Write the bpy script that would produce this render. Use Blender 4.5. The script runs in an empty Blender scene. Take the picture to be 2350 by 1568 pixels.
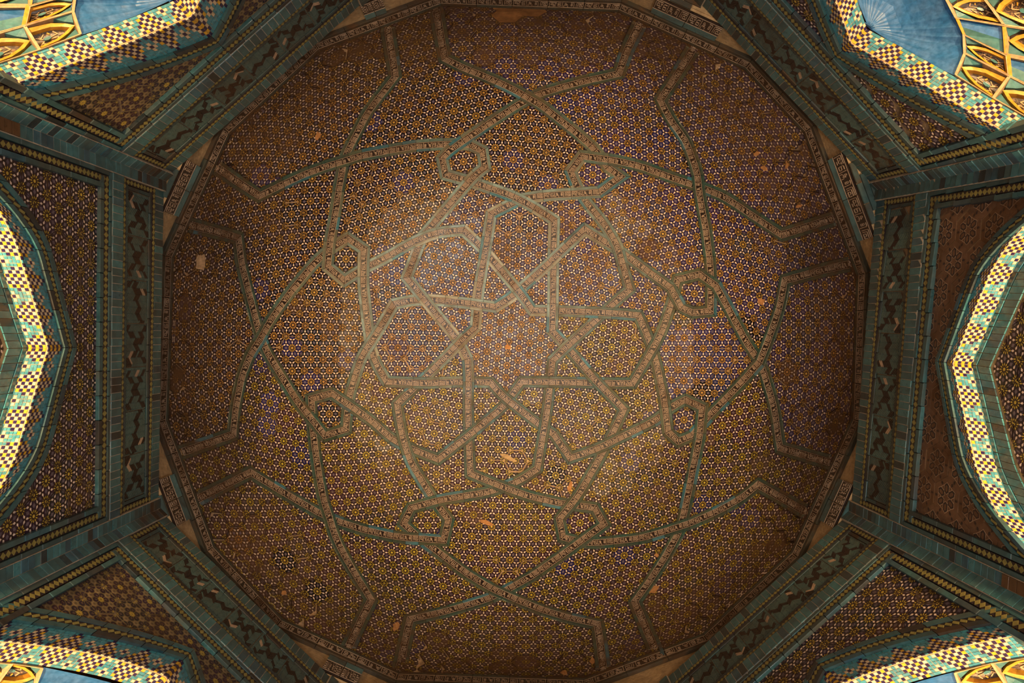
import bpy, math, random
from mathutils import Vector, Matrix

random.seed(7)
SC = bpy.context.scene
COL = SC.collection
PI = math.pi
F = 1620.0                      # focal length in picture pixels of the 2350 px wide photograph
PCX, PCY = 1175.0, 784.0

# ------------------------------------------------------------------ camera, world, light, exposure
cam_d = bpy.data.cameras.new('camera')
cam = bpy.data.objects.new('camera', cam_d)
COL.objects.link(cam)
cam.location = (0, 0, 0)
cam.rotation_euler = (PI, 0, 0)             # looks straight up, picture right = +X, picture down = +Y
cam_d.sensor_width = 36.0
cam_d.lens = 36.0 * F / 2350.0
cam_d.clip_start = 0.05
SC.camera = cam

world = bpy.data.worlds.new('world')
SC.world = world
world.use_nodes = True
world.node_tree.nodes['Background'].inputs[0].default_value = (0.9, 0.75, 0.6, 1)
world.node_tree.nodes['Background'].inputs[1].default_value = 0.02

SC.view_settings.view_transform = 'Standard'
SC.view_settings.look = 'None'
SC.view_settings.gamma = 1.0
SC.view_settings.use_curve_mapping = False
SC.view_settings.exposure = 0.0

SPOT_W = 520.0
CENTRE_W = 75.0
CORNER_W = 60.0
DAY_W = 80.0


def spot(name, loc, power, col, angle, blend, size, aim=None):
    d = bpy.data.lights.new(name, 'SPOT')
    d.energy = power
    d.color = col
    d.spot_size = math.radians(angle)
    d.spot_blend = blend
    d.shadow_soft_size = size
    o = bpy.data.objects.new(name, d)
    COL.objects.link(o)
    o.location = loc
    o.rotation_euler = (PI, 0, 0)
    if aim:
        v = Vector(aim) - Vector(loc)
        o.rotation_euler = v.to_track_quat('-Z', 'Y').to_euler()
    return o


def area(name, loc, power, col, size, rot):
    d = bpy.data.lights.new(name, 'AREA')
    d.energy = power
    d.color = col
    d.size = size
    o = bpy.data.objects.new(name, d)
    COL.objects.link(o)
    o.location = loc
    o.rotation_euler = rot
    return o


area('floor_lamp_light', (0.08, 0.12, -1.5), CENTRE_W, (1.0, 0.78, 0.60), 0.16, (PI, 0, 0))
for _x, _y in ((2.3, -1.6), (-2.3, 1.6), (-1.6, -2.3), (1.6, 2.3)):
    area('corner_fill_light', (_x, _y, -1.4), CORNER_W, (1.0, 0.78, 0.60), 0.4, (PI, 0, 0))  # added off-centre fill near the floor, shared out from the centre light
area('daylight_doorway', (1.9, 1.9, -0.4), DAY_W, (0.70, 0.88, 1.0), 1.3,
     Vector((-0.35, -0.45, 1.0)).to_track_quat('-Z', 'Y').to_euler())


# ------------------------------------------------------------------ helpers
def px(x, y, z):
    return Vector(((x - PCX) * z / F, (y - PCY) * z / F, z))


def to_px(p):
    return (PCX + F * p.x / p.z, PCY + F * p.y / p.z)


def thing(name, label, cat, loc=(0, 0, 0), group=None):
    o = bpy.data.objects.new(name, None)
    COL.objects.link(o)
    o.location = loc
    o.empty_display_size = 0.1
    o['label'] = label
    o['category'] = cat
    if group:
        o['group'] = group
    return o


def put(o, parent):
    if parent is not None:
        o.parent = parent
        o.matrix_parent_inverse = Matrix.Translation(-Vector(parent.location))
    COL.objects.link(o)
    return o


class MB:
    def __init__(self):
        self.v, self.f, self.m = [], [], []

    def poly(self, pts, mi=0):
        n = len(self.v)
        self.v.extend([tuple(p) for p in pts])
        self.f.append(tuple(range(n, n + len(pts))))
        self.m.append(mi)

    def prism(self, top, bot, mi=0, side=None):
        n = len(self.v)
        k = len(top)
        self.v.extend([tuple(p) for p in top])
        self.v.extend([tuple(p) for p in bot])
        self.f.append(tuple(range(n, n + k)))
        self.m.append(mi)
        for i in range(k):
            j = (i + 1) % k
            self.f.append((n + i, n + k + i, n + k + j, n + j))
            self.m.append(mi if side is None else side)

    def mesh(self, name, mats):
        me = bpy.data.meshes.new(name)
        me.from_pydata(self.v, [], self.f)
        for m in mats:
            me.materials.append(m)
        me.polygons.foreach_set('material_index', self.m)
        me.update()
        return me

    def build(self, name, mats, parent=None, kind=None, color=None):
        o = bpy.data.objects.new(name, self.mesh(name, mats))
        if kind:
            o['kind'] = kind
        if color:
            o.color = color
        return put(o, parent)


def clip_convex(subject, window):
    """part of polygon subject (any shape) inside the convex window (counter-clockwise), 2D"""
    out = list(subject)
    n = len(window)
    for i in range(n):
        ax, ay = window[i]
        bx, by = window[(i + 1) % n]
        ex, ey = bx - ax, by - ay
        inp, out = out, []
        if not inp:
            return []
        sx, sy = inp[-1]
        sd = ex * (sy - ay) - ey * (sx - ax)
        for (qx, qy) in inp:
            qd = ex * (qy - ay) - ey * (qx - ax)
            if qd >= 0:
                if sd < 0:
                    t = sd / (sd - qd)
                    out.append((sx + (qx - sx) * t, sy + (qy - sy) * t))
                out.append((qx, qy))
            elif sd >= 0:
                t = sd / (sd - qd)
                out.append((sx + (qx - sx) * t, sy + (qy - sy) * t))
            sx, sy, sd = qx, qy, qd
    return out


def area2(p):
    return 0.5 * sum(p[i][0] * p[(i + 1) % len(p)][1] - p[(i + 1) % len(p)][0] * p[i][1] for i in range(len(p)))


def ccw(p):
    return p if area2(p) > 0 else p[::-1]


def inside(x, y, poly):
    r = False
    j = len(poly) - 1
    for i in range(len(poly)):
        xi, yi = poly[i]
        xj, yj = poly[j]
        if (yi > y) != (yj > y) and x < (xj - xi) * (y - yi) / (yj - yi) + xi:
            r = not r
        j = i
    return r


def smooth(a, b, x):
    t = min(1.0, max(0.0, (x - a) / (b - a)))
    return t * t * (3 - 2 * t)


# ------------------------------------------------------------------ materials
DUST = (0.095, 0.051, 0.025, 1)


def glaze(name, base, rough=0.32, base2=None, dirt=0.35, spec=0.5, bump=0.15, scale=9.0, vary=0.25, dirtcol=None):
    """glazed ceramic, paint or plaster: base colour (a tuple, or 'obj' = the object's own glaze colour),
    optional second colour chosen by the object's 'accent', dirt in patches and the object's own 'dust'"""
    m = bpy.data.materials.new(name)
    m.use_nodes = True
    nt = m.node_tree
    N, L = nt.nodes, nt.links
    bs = N['Principled BSDF']
    geo = N.new('ShaderNodeNewGeometry')
    noise = N.new('ShaderNodeTexNoise')
    noise.inputs['Scale'].default_value = scale
    noise.inputs['Detail'].default_value = 5
    noise.inputs['Roughness'].default_value = 0.65
    L.new(geo.outputs['Position'], noise.inputs['Vector'])
    if base == 'obj':
        oi = N.new('ShaderNodeObjectInfo')
        src = oi.outputs['Color']
    else:
        rgb = N.new('ShaderNodeRGB')
        rgb.outputs[0].default_value = (*base, 1)
        src = rgb.outputs[0]
    if base2 is not None:
        at = N.new('ShaderNodeAttribute')
        at.attribute_type = 'OBJECT'
        at.attribute_name = 'accent'
        mx = N.new('ShaderNodeMix')
        mx.data_type = 'RGBA'
        L.new(at.outputs['Fac'], mx.inputs[0])
        L.new(src, mx.inputs[6])
        mx.inputs[7].default_value = (*base2, 1)
        src = mx.outputs[2]
    # small tonal variation of the glaze
    n2 = N.new('ShaderNodeTexNoise')
    n2.inputs['Scale'].default_value = scale * 4
    n2.inputs['Detail'].default_value = 3
    L.new(geo.outputs['Position'], n2.inputs['Vector'])
    mr = N.new('ShaderNodeMapRange')
    mr.inputs['From Min'].default_value = 0.3
    mr.inputs['From Max'].default_value = 0.7
    mr.inputs['To Min'].default_value = 1 - vary
    mr.inputs['To Max'].default_value = 1 + vary
    L.new(n2.outputs['Fac'], mr.inputs['Value'])
    mul = N.new('ShaderNodeVectorMath')
    mul.operation = 'SCALE'
    L.new(src, mul.inputs[0])
    L.new(mr.outputs[0], mul.inputs['Scale'])
    # dirt
    ad = N.new('ShaderNodeAttribute')
    ad.attribute_type = 'OBJECT'
    ad.attribute_name = 'dust'
    dm = N.new('ShaderNodeMapRange')
    dm.inputs['From Min'].default_value = 0.42
    dm.inputs['From Max'].default_value = 0.72
    dm.inputs['To Min'].default_value = 0.0
    dm.inputs['To Max'].default_value = dirt
    L.new(noise.outputs['Fac'], dm.inputs['Value'])
    dn = N.new('ShaderNodeMapRange')
    dn.inputs['From Min'].default_value = 0.3
    dn.inputs['From Max'].default_value = 0.7
    dn.inputs['To Min'].default_value = 0.6
    dn.inputs['To Max'].default_value = 1.3
    L.new(noise.outputs['Fac'], dn.inputs['Value'])
    dd = N.new('ShaderNodeMath')
    dd.operation = 'MULTIPLY_ADD'
    dd.use_clamp = True
    L.new(ad.outputs['Fac'], dd.inputs[0])
    L.new(dn.outputs[0], dd.inputs[1])
    L.new(dm.outputs[0], dd.inputs[2])
    mix = N.new('ShaderNodeMix')
    mix.data_type = 'RGBA'
    L.new(dd.outputs[0], mix.inputs[0])
    L.new(mul.outputs[0], mix.inputs[6])
    mix.inputs[7].default_value = dirtcol or DUST
    L.new(mix.outputs[2], bs.inputs['Base Color'])
    rr = N.new('ShaderNodeMapRange')
    rr.inputs['To Min'].default_value = rough
    rr.inputs['To Max'].default_value = 0.85
    L.new(dd.outputs[0], rr.inputs['Value'])
    L.new(rr.outputs[0], bs.inputs['Roughness'])
    sr = N.new('ShaderNodeMapRange')
    sr.inputs['To Min'].default_value = spec
    sr.inputs['To Max'].default_value = 0.06
    sr.inputs['From Max'].default_value = 0.6
    L.new(dd.outputs[0], sr.inputs['Value'])
    L.new(sr.outputs[0], bs.inputs['Specular IOR Level'])
    bp = N.new('ShaderNodeBump')
    bp.inputs['Strength'].default_value = bump
    bp.inputs['Distance'].default_value = 0.01
    L.new(n2.outputs['Fac'], bp.inputs['Height'])
    L.new(bp.outputs[0], bs.inputs['Normal'])
    return m


M = {}
M['mortar'] = glaze('mortar', (0.44, 0.29, 0.17), 0.85, dirt=0.7, spec=0.1, bump=0.5, vary=0.35)
M['joint'] = glaze('pale_joint', (0.46, 0.38, 0.29), 0.8, dirt=0.5, spec=0.1)
M['plaster'] = glaze('pale_plaster', (0.42, 0.285, 0.15), 0.85, dirt=0.4, spec=0.2, bump=0.5)
M['clay'] = glaze('bare_clay', (0.36, 0.17, 0.065), 0.9, dirt=0.2, spec=0.2, bump=0.5)
M['ground'] = glaze('tile_ground', (0.026, 0.013, 0.010), 0.4, dirt=0.18, spec=0.3)
M['petal'] = glaze('tile_petal', 'obj', 0.20, dirt=0.03, vary=0.35, spec=0.28)
M['inlay'] = glaze('tile_inlay', (0.115, 0.10, 0.17), 0.25, base2=(0.115, 0.085, 0.10), dirt=0.3)
M['dash'] = glaze('tile_dash', (0.55, 0.27, 0.07), 0.3, base2=(0.54, 0.42, 0.045), dirt=0.2)
M['white'] = glaze('tile_white', (0.78, 0.60, 0.50), 0.3, dirt=0.25)
M['border'] = glaze('strap_glaze', 'obj', 0.24, dirt=0.45, vary=0.2, scale=7)
M['kblack'] = glaze('kufic_black', (0.012, 0.008, 0.008), 0.3, dirt=0.22)
M['kcream'] = glaze('kufic_cream', (0.50, 0.36, 0.26), 0.35, dirt=0.3)
M['brick'] = glaze('turquoise_glaze', 'obj', 0.25, dirt=0.30, vary=0.3, scale=6)
M['diamond'] = glaze('diamond_glaze', (0.21, 0.175, 0.05), 0.35, dirt=0.35)
M['dark'] = glaze('aubergine_glaze', (0.014, 0.009, 0.013), 0.3, dirt=0.25)
M['teal'] = glaze('teal_glaze', (0.045, 0.145, 0.145), 0.28, dirt=0.4)
M['herr_dark'] = glaze('herringbone_dark', (0.010, 0.007, 0.008), 0.3, dirt=0.25)
M['herr_teal'] = glaze('herringbone_teal', (0.055, 0.105, 0.098), 0.3, dirt=0.35)
M['herr_cream'] = glaze('herringbone_cream', (0.40, 0.27, 0.18), 0.4, dirt=0.3)
M['herr_joint'] = glaze('herringbone_joint', (0.30, 0.24, 0.17), 0.8, dirt=0.3)
M['chk_dark'] = glaze('checker_violet', (0.014, 0.008, 0.05), 0.28, dirt=0.2)
M['chk_cream'] = glaze('checker_cream', (0.58, 0.43, 0.27), 0.3, dirt=0.25)
M['chk_yellow'] = glaze('checker_yellow', (0.58, 0.31, 0.02), 0.3, dirt=0.2)
M['chk_teal'] = glaze('checker_turquoise', (0.045, 0.20, 0.25), 0.25, dirt=0.35, vary=0.35)
M['shell'] = glaze('blue_shell_paint', (0.020, 0.095, 0.235), 0.35, dirt=0.12, vary=0.2, dirtcol=(0.30, 0.36, 0.48, 1))
M['gold'] = glaze('gold_paint', (0.48, 0.25, 0.025), 0.38, dirt=0.25)
M['umber'] = glaze('umber_panel', (0.035, 0.02, 0.012), 0.4, dirt=0.0)
M['olive'] = glaze('olive_tile', (0.16, 0.115, 0.05), 0.35, dirt=0.3)
M['mauve'] = glaze('mauve_tile', (0.07, 0.045, 0.04), 0.35, dirt=0.3)
M['brown_tile'] = glaze('brown_tile', (0.125, 0.062, 0.034), 0.4, dirt=0.4)
M['wall'] = glaze('wall_plaster', (0.22, 0.15, 0.09), 0.85, dirt=0.4, spec=0.2, bump=0.4)
M['floor'] = glaze('floor_stone', (0.30, 0.23, 0.16), 0.6, dirt=0.4, spec=0.3)

def veins(m, col):
    """painted scrollwork: thin winding lines of a second colour"""
    nt = m.node_tree
    N, L = nt.nodes, nt.links
    bs = N['Principled BSDF']
    src = bs.inputs['Base Color'].links[0].from_socket
    geo = N.new('ShaderNodeNewGeometry')
    n = N.new('ShaderNodeTexNoise')
    n.inputs['Scale'].default_value = 13
    n.inputs['Detail'].default_value = 1.5
    n.inputs['Distortion'].default_value = 1.6
    L.new(geo.outputs['Position'], n.inputs['Vector'])
    mu = N.new('ShaderNodeMath')
    mu.operation = 'MULTIPLY'
    mu.inputs[1].default_value = 34
    L.new(n.outputs['Fac'], mu.inputs[0])
    si = N.new('ShaderNodeMath')
    si.operation = 'SINE'
    L.new(mu.outputs[0], si.inputs[0])
    mr = N.new('ShaderNodeMapRange')
    mr.inputs['From Min'].default_value = 0.55
    mr.inputs['From Max'].default_value = 0.85
    L.new(si.outputs[0], mr.inputs['Value'])
    mx = N.new('ShaderNodeMix')
    mx.data_type = 'RGBA'
    L.new(mr.outputs[0], mx.inputs[0])
    L.new(src, mx.inputs[6])
    mx.inputs[7].default_value = (*col, 1)
    L.new(mx.outputs[2], bs.inputs['Base Color'])


veins(M['umber'], (0.16, 0.085, 0.035))

# ------------------------------------------------------------------ the dome
AX, AY = 0.020, 0.012           # vertical axis of the dome
ROT = math.radians(2.0)         # the sixteen sides are turned a little against the picture
ZB, HD, RD, PW = 6.54, 2.30, 3.165, 0.80


# measured distance (picture pixels) of the sixteen sides of the ring from the axis: the room is not quite regular
SIDE_PX = [792, 789, 796, 789, 776, 809, 833, 819, 800, 804, 807, 796, 780, 803, 827, 803]
ZRING = 6.425


def side_poly(th, dist):
    r = 1e9
    for k in range(16):
        c = math.cos(th - ROT - 2 * PI * k / 16)
        if c > 0.5:
            r = min(r, dist[k] / c)
    return r


BASE_D = [(n - 10) * ZB / F for n in SIDE_PX]
_tab = [side_poly(2 * PI * i / 720, BASE_D) / RD for i in range(721)]


def facet(th):
    f = (th % (2 * PI)) / (2 * PI) * 720
    i = int(f)
    return _tab[i] + (_tab[min(720, i + 1)] - _tab[i]) * (f - i)


def dome_rt(th, t):
    k = math.exp(-t / 0.22)
    return RD * max(math.cos(t), 0.0) ** PW * (1 + k * (facet(th) - 1))


def dome_pt(th, t):
    r = dome_rt(th, t)
    return Vector((AX + r * math.cos(th), AY + r * math.sin(th), ZB + HD * math.sin(t)))


def dome_at(x, y):
    """surface point met by the sight line through picture point (x, y)"""
    lo, hi = ZB, ZB + HD
    dx, dy = (x - PCX) / F, (y - PCY) / F
    for _ in range(40):
        z = 0.5 * (lo + hi)
        t = math.asin(min(1, (z - ZB) / HD))
        qx, qy = dx * z - AX, dy * z - AY
        if math.hypot(qx, qy) < dome_rt(math.atan2(qy, qx), t):
            lo = z
        else:
            hi = z
    return Vector((dx * lo, dy * lo, lo))


def dome_n(p):
    """inward unit normal at a surface point"""
    th = math.atan2(p.y - AY, p.x - AX)
    t = math.asin(min(0.9999, max(0.0, (p.z - ZB) / HD)))
    r = dome_rt(th, t)
    e = 1e-3
    t0, t1 = max(0, t - e), min(PI / 2 - 1e-4, t + e)
    a, b = dome_pt(th, t0), dome_pt(th, t1)
    dr = math.hypot(b.x - AX, b.y - AY) - math.hypot(a.x - AX, a.y - AY)
    dz = b.z - a.z
    n = Vector((-math.cos(th) * dz, -math.sin(th) * dz, dr)).normalized()
    if r < 0.12:
        n = Vector((0, 0, -1)).lerp(n, r / 0.12).normalized()
    return n


SPH = Vector((AX, AY, ZB - 0.55))     # centre from which measured arcs are laid out on the dome


def dome_from(v):
    """surface point in direction v from SPH"""
    th = math.atan2(v.y, v.x)
    vh = math.hypot(v.x, v.y)
    lo, hi = 0.0, PI / 2
    for _ in range(34):
        t = 0.5 * (lo + hi)
        r = dome_rt(th, t)
        if r * v.z > (ZB + HD * math.sin(t) - SPH.z) * vh:
            lo = t
        else:
            hi = t
    return dome_pt(th, lo)


# shell of the dome
mb = MB()
NT, NP = 240, 40
grid = []
for j in range(NP + 1):
    t = (PI / 2) * j / NP
    ring_ = [dome_pt(2 * PI * i / NT, min(t, PI / 2 - 1e-3)) for i in range(NT)]
    grid.append([Vector((AX + (p.x - AX) * 1.002, AY + (p.y - AY) * 1.002, p.z + 0.004 * math.sin(t))) for p in ring_])
for j in range(NP):
    for i in range(NT):
        k = (i + 1) % NT
        mb.poly([grid[j][i], grid[j][k], grid[j + 1][k], grid[j + 1][i]])
ceiling = mb.build('ceiling', [M['mortar']], None, 'structure')

# ------------------------------------------------------------------ hexagonal mosaic tiles
SLOTS = ['ground', 'petal', 'inlay', 'dash', 'white', 'clay', 'olive', 'mauve', 'brown_tile', 'dark', 'herr_cream']
SI = {k: i for i, k in enumerate(SLOTS)}
TILE_MATS = [M[k] for k in SLOTS]


def rot2(p, a):
    c, s = math.cos(a), math.sin(a)
    return (p[0] * c - p[1] * s, p[0] * s + p[1] * c)


HEX = [(math.cos(PI / 3 * i), math.sin(PI / 3 * i)) for i in range(6)]


def at(poly, ang, cx=0.0, cy=0.0):
    return [(cx + q[0], cy + q[1]) for q in (rot2(p, ang) for p in poly)]


def almond(a, b, w):
    m = 0.5 * (a + b)
    l = b - a
    return [(a, 0), (a + .16 * l, -.72 * w), (m, -w), (b - .16 * l, -.72 * w), (b, 0), (b - .16 * l, .72 * w), (m, w), (a + .16 * l, .72 * w)]


def rosette_tile():
    """painted rosette tile: list of (polygon, layer height, slot) within the unit hexagon"""
    P = [([(0.985 * x, 0.985 * y) for x, y in HEX], 0.0, 'ground')]
    al = almond(0.24, 0.76, 0.195)
    inl = [(0.35, 0), (0.45, -0.065), (0.5, -0.105), (0.55, -0.065), (0.65, 0), (0.55, 0.065), (0.5, 0.105), (0.45, 0.065)]
    dash = [(0.145, 0), (0.245, -0.036), (0.325, 0), (0.245, 0.036)]
    kite = [(0.045, 0), (0.125, -0.064), (0.265, 0), (0.125, 0.064)]
    disc = [(0.085 * math.cos(PI / 4 * i), 0.085 * math.sin(PI / 4 * i)) for i in range(8)]
    P.append((disc, 0.0012, 'dash'))
    for i in range(6):
        a = PI / 3 * i
        c, d = HEX[i], HEX[(i + 1) % 6]
        P.append((at(al, a), 0.0012, 'petal'))
        P.append((at(inl, a), 0.0022, 'inlay'))
        ea = math.atan2(d[1] - c[1], d[0] - c[0])
        P.append((at(al, ea, *c), 0.0012, 'petal'))
        P.append((at(inl, ea, *c), 0.0022, 'inlay'))
        P.append((at(disc, 0, *c), 0.0012, 'dash'))
        gx, gy = (c[0] + d[0]) / 3, (c[1] + d[1]) / 3
        for vx, vy in ((0, 0), c, d):
            P.append((at(kite, math.atan2(vy - gy, vx - gx), gx, gy), 0.0012, 'white'))
        for k in range(5):
            P.append((at(dash, a + PI + (k - 2) * PI / 6, *c), 0.0012, 'dash'))
    for k in range(12):
        P.append((at(dash, PI / 6 * k + PI / 12 * 0, 0, 0), 0.0014, 'dash'))
    return P


def lobed_tile():
    """tile with six-lobed dark flowers on an olive ground"""
    P = [([(0.985 * x, 0.985 * y) for x, y in HEX], 0.0, 'olive')]
    lobe = [(0.13, 0), (0.2, -0.1), (0.33, -0.16), (0.44, -0.1), (0.47, 0), (0.44, 0.1), (0.33, 0.16), (0.2, 0.1)]
    mid = [(0.2, 0), (0.3, -0.075), (0.38, 0), (0.3, 0.075)]
    ray = [(0.02, 0), (0.12, -0.02), (0.22, 0), (0.12, 0.02)]
    ring = [(0.15 * math.cos(PI / 3 * i + PI / 6), 0.15 * math.sin(PI / 3 * i + PI / 6)) for i in range(6)]
    dot = [(0.045 * math.cos(PI / 3 * i), 0.045 * math.sin(PI / 3 * i)) for i in range(6)]
    for i in range(6):
        a = PI / 3 * i
        c, d = HEX[i], HEX[(i + 1) % 6]
        gx, gy = (c[0] + d[0]) / 3, (c[1] + d[1]) / 3
        P.append((at(lobe, a), 0.0012, 'petal'))
        P.append((at(mid, a), 0.0022, 'mauve'))
        P.append((at(ray, a), 0.0024, 'dash'))
        P.append((at(ray, a + PI / 6), 0.0024, 'dash'))
        P.append((at(ring, 0, gx, gy), 0.0012, 'herr_cream'))
        P.append((at([(0.85 * x, 0.85 * y) for x, y in ring], 0, gx, gy), 0.0018, 'olive'))
        P.append((at(dot, 0, gx, gy), 0.0024, 'mauve'))
        for k in (-1, 0, 1):
            P.append((at(lobe, a + PI + k * PI / 3, *c), 0.0012, 'petal'))
            P.append((at(mid, a + PI + k * PI / 3, *c), 0.0022, 'mauve'))
            P.append((at(ray, a + PI + k * PI / 3, *c), 0.0024, 'dash'))
    return P


def lattice_tile():
    """brown tile with a lattice of cream outlined hexagons and dark chevrons"""
    P = [([(0.985 * x, 0.985 * y) for x, y in HEX], 0.0, 'brown_tile')]
    long = [(0.16, 0), (0.28, -0.16), (0.56, -0.16), (0.68, 0), (0.56, 0.16), (0.28, 0.16)]
    for i in range(6):
        a = PI / 3 * i
        c, d = HEX[i], HEX[(i + 1) % 6]
        P.append((at([(0.42 + (x - 0.42) * 1.1, y * 1.16) for x, y in long], a), 0.0012, 'herr_cream'))
        P.append((at(long, a), 0.0018, 'dark'))
        P.append((at([(0.42 + (x - 0.42) * 0.62, y * 0.5) for x, y in long], a), 0.0024, 'brown_tile'))
        gx, gy = (c[0] + d[0]) / 3 * 1.25, (c[1] + d[1]) / 3 * 1.25
        am = a + PI / 6
        P.append((at([(-0.11, 0), (0, -0.07), (0.11, 0), (0, 0.07)], am, gx, gy), 0.0014, 'dark'))
        P.append((at([(-0.3, -0.012), (0.3, -0.012), (0.3, 0.012), (-0.3, 0.012)], am + PI / 2, gx * .8, gy * .8), 0.0010, 'herr_cream'))
    return P


def blank_tile():
    return [([(0.985 * x, 0.985 * y) for x, y in HEX], 0.0, 'clay')]


def inhex(P):
    out = []
    for poly, h, s in P:
        q = clip_convex(ccw(poly), [(0.985 * x, 0.985 * y) for x, y in HEX]) if h > 0 else ccw(poly)
        if len(q) >= 3 and abs(area2(q)) > 1e-4:
            out.append((q, h, s))
    return out


PATTERN = {'rosette': inhex(rosette_tile()), 'lobed': inhex(lobed_tile()), 'lattice': inhex(lattice_tile()), 'blank': inhex(blank_tile())}
THICK = 0.018


def pattern_mesh(name, P, scale):
    m = MB()
    for poly, h, s in P:
        t = [(x, y, h) for x, y in poly]
        if h == 0.0:
            m.prism(t, [(x, y, -THICK) for x, y in poly], SI[s])
        else:
            m.poly(t, SI[s])
    return m.mesh(name, TILE_MATS)


SHARED = {k: pattern_mesh('tile_' + k, P, 1) for k, P in PATTERN.items()}


def hex_tile(origin, e1, e2, n, a, region, style, parent, color, accent, dust, scale=1.0):
    """one hexagonal tile at origin; region is the panel outline in the tile's own unit plane, or None when the tile lies wholly inside"""
    M4 = Matrix(((e1.x * a * scale, e2.x * a * scale, n.x, origin.x), (e1.y * a * scale, e2.y * a * scale, n.y, origin.y),
                 (e1.z * a * scale, e2.z * a * scale, n.z, origin.z), (0, 0, 0, 1)))
    if region is None:
        o = bpy.data.objects.new('tile', SHARED[style])
    else:
        loc = clip_convex(region, HEX)
        if len(loc) < 3 or abs(area2(loc)) < 0.02:
            return None
        m = MB()
        for poly, h, s in PATTERN[style]:
            q = clip_convex(loc, poly)
            if len(q) < 3 or abs(area2(q)) < 2e-4:
                continue
            t = [(x, y, h) for x, y in q]
            if h == 0.0:
                m.prism(t, [(x, y, -THICK) for x, y in q], SI[s])
            else:
                m.poly(t, SI[s])
        if not m.f:
            return None
        o = bpy.data.objects.new('tile', m.mesh('tile_cut', TILE_MATS))
    o.color = (*color, 1)
    o['accent'] = accent
    o['dust'] = dust
    o.matrix_basis = M4
    return put(o, parent)


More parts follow.
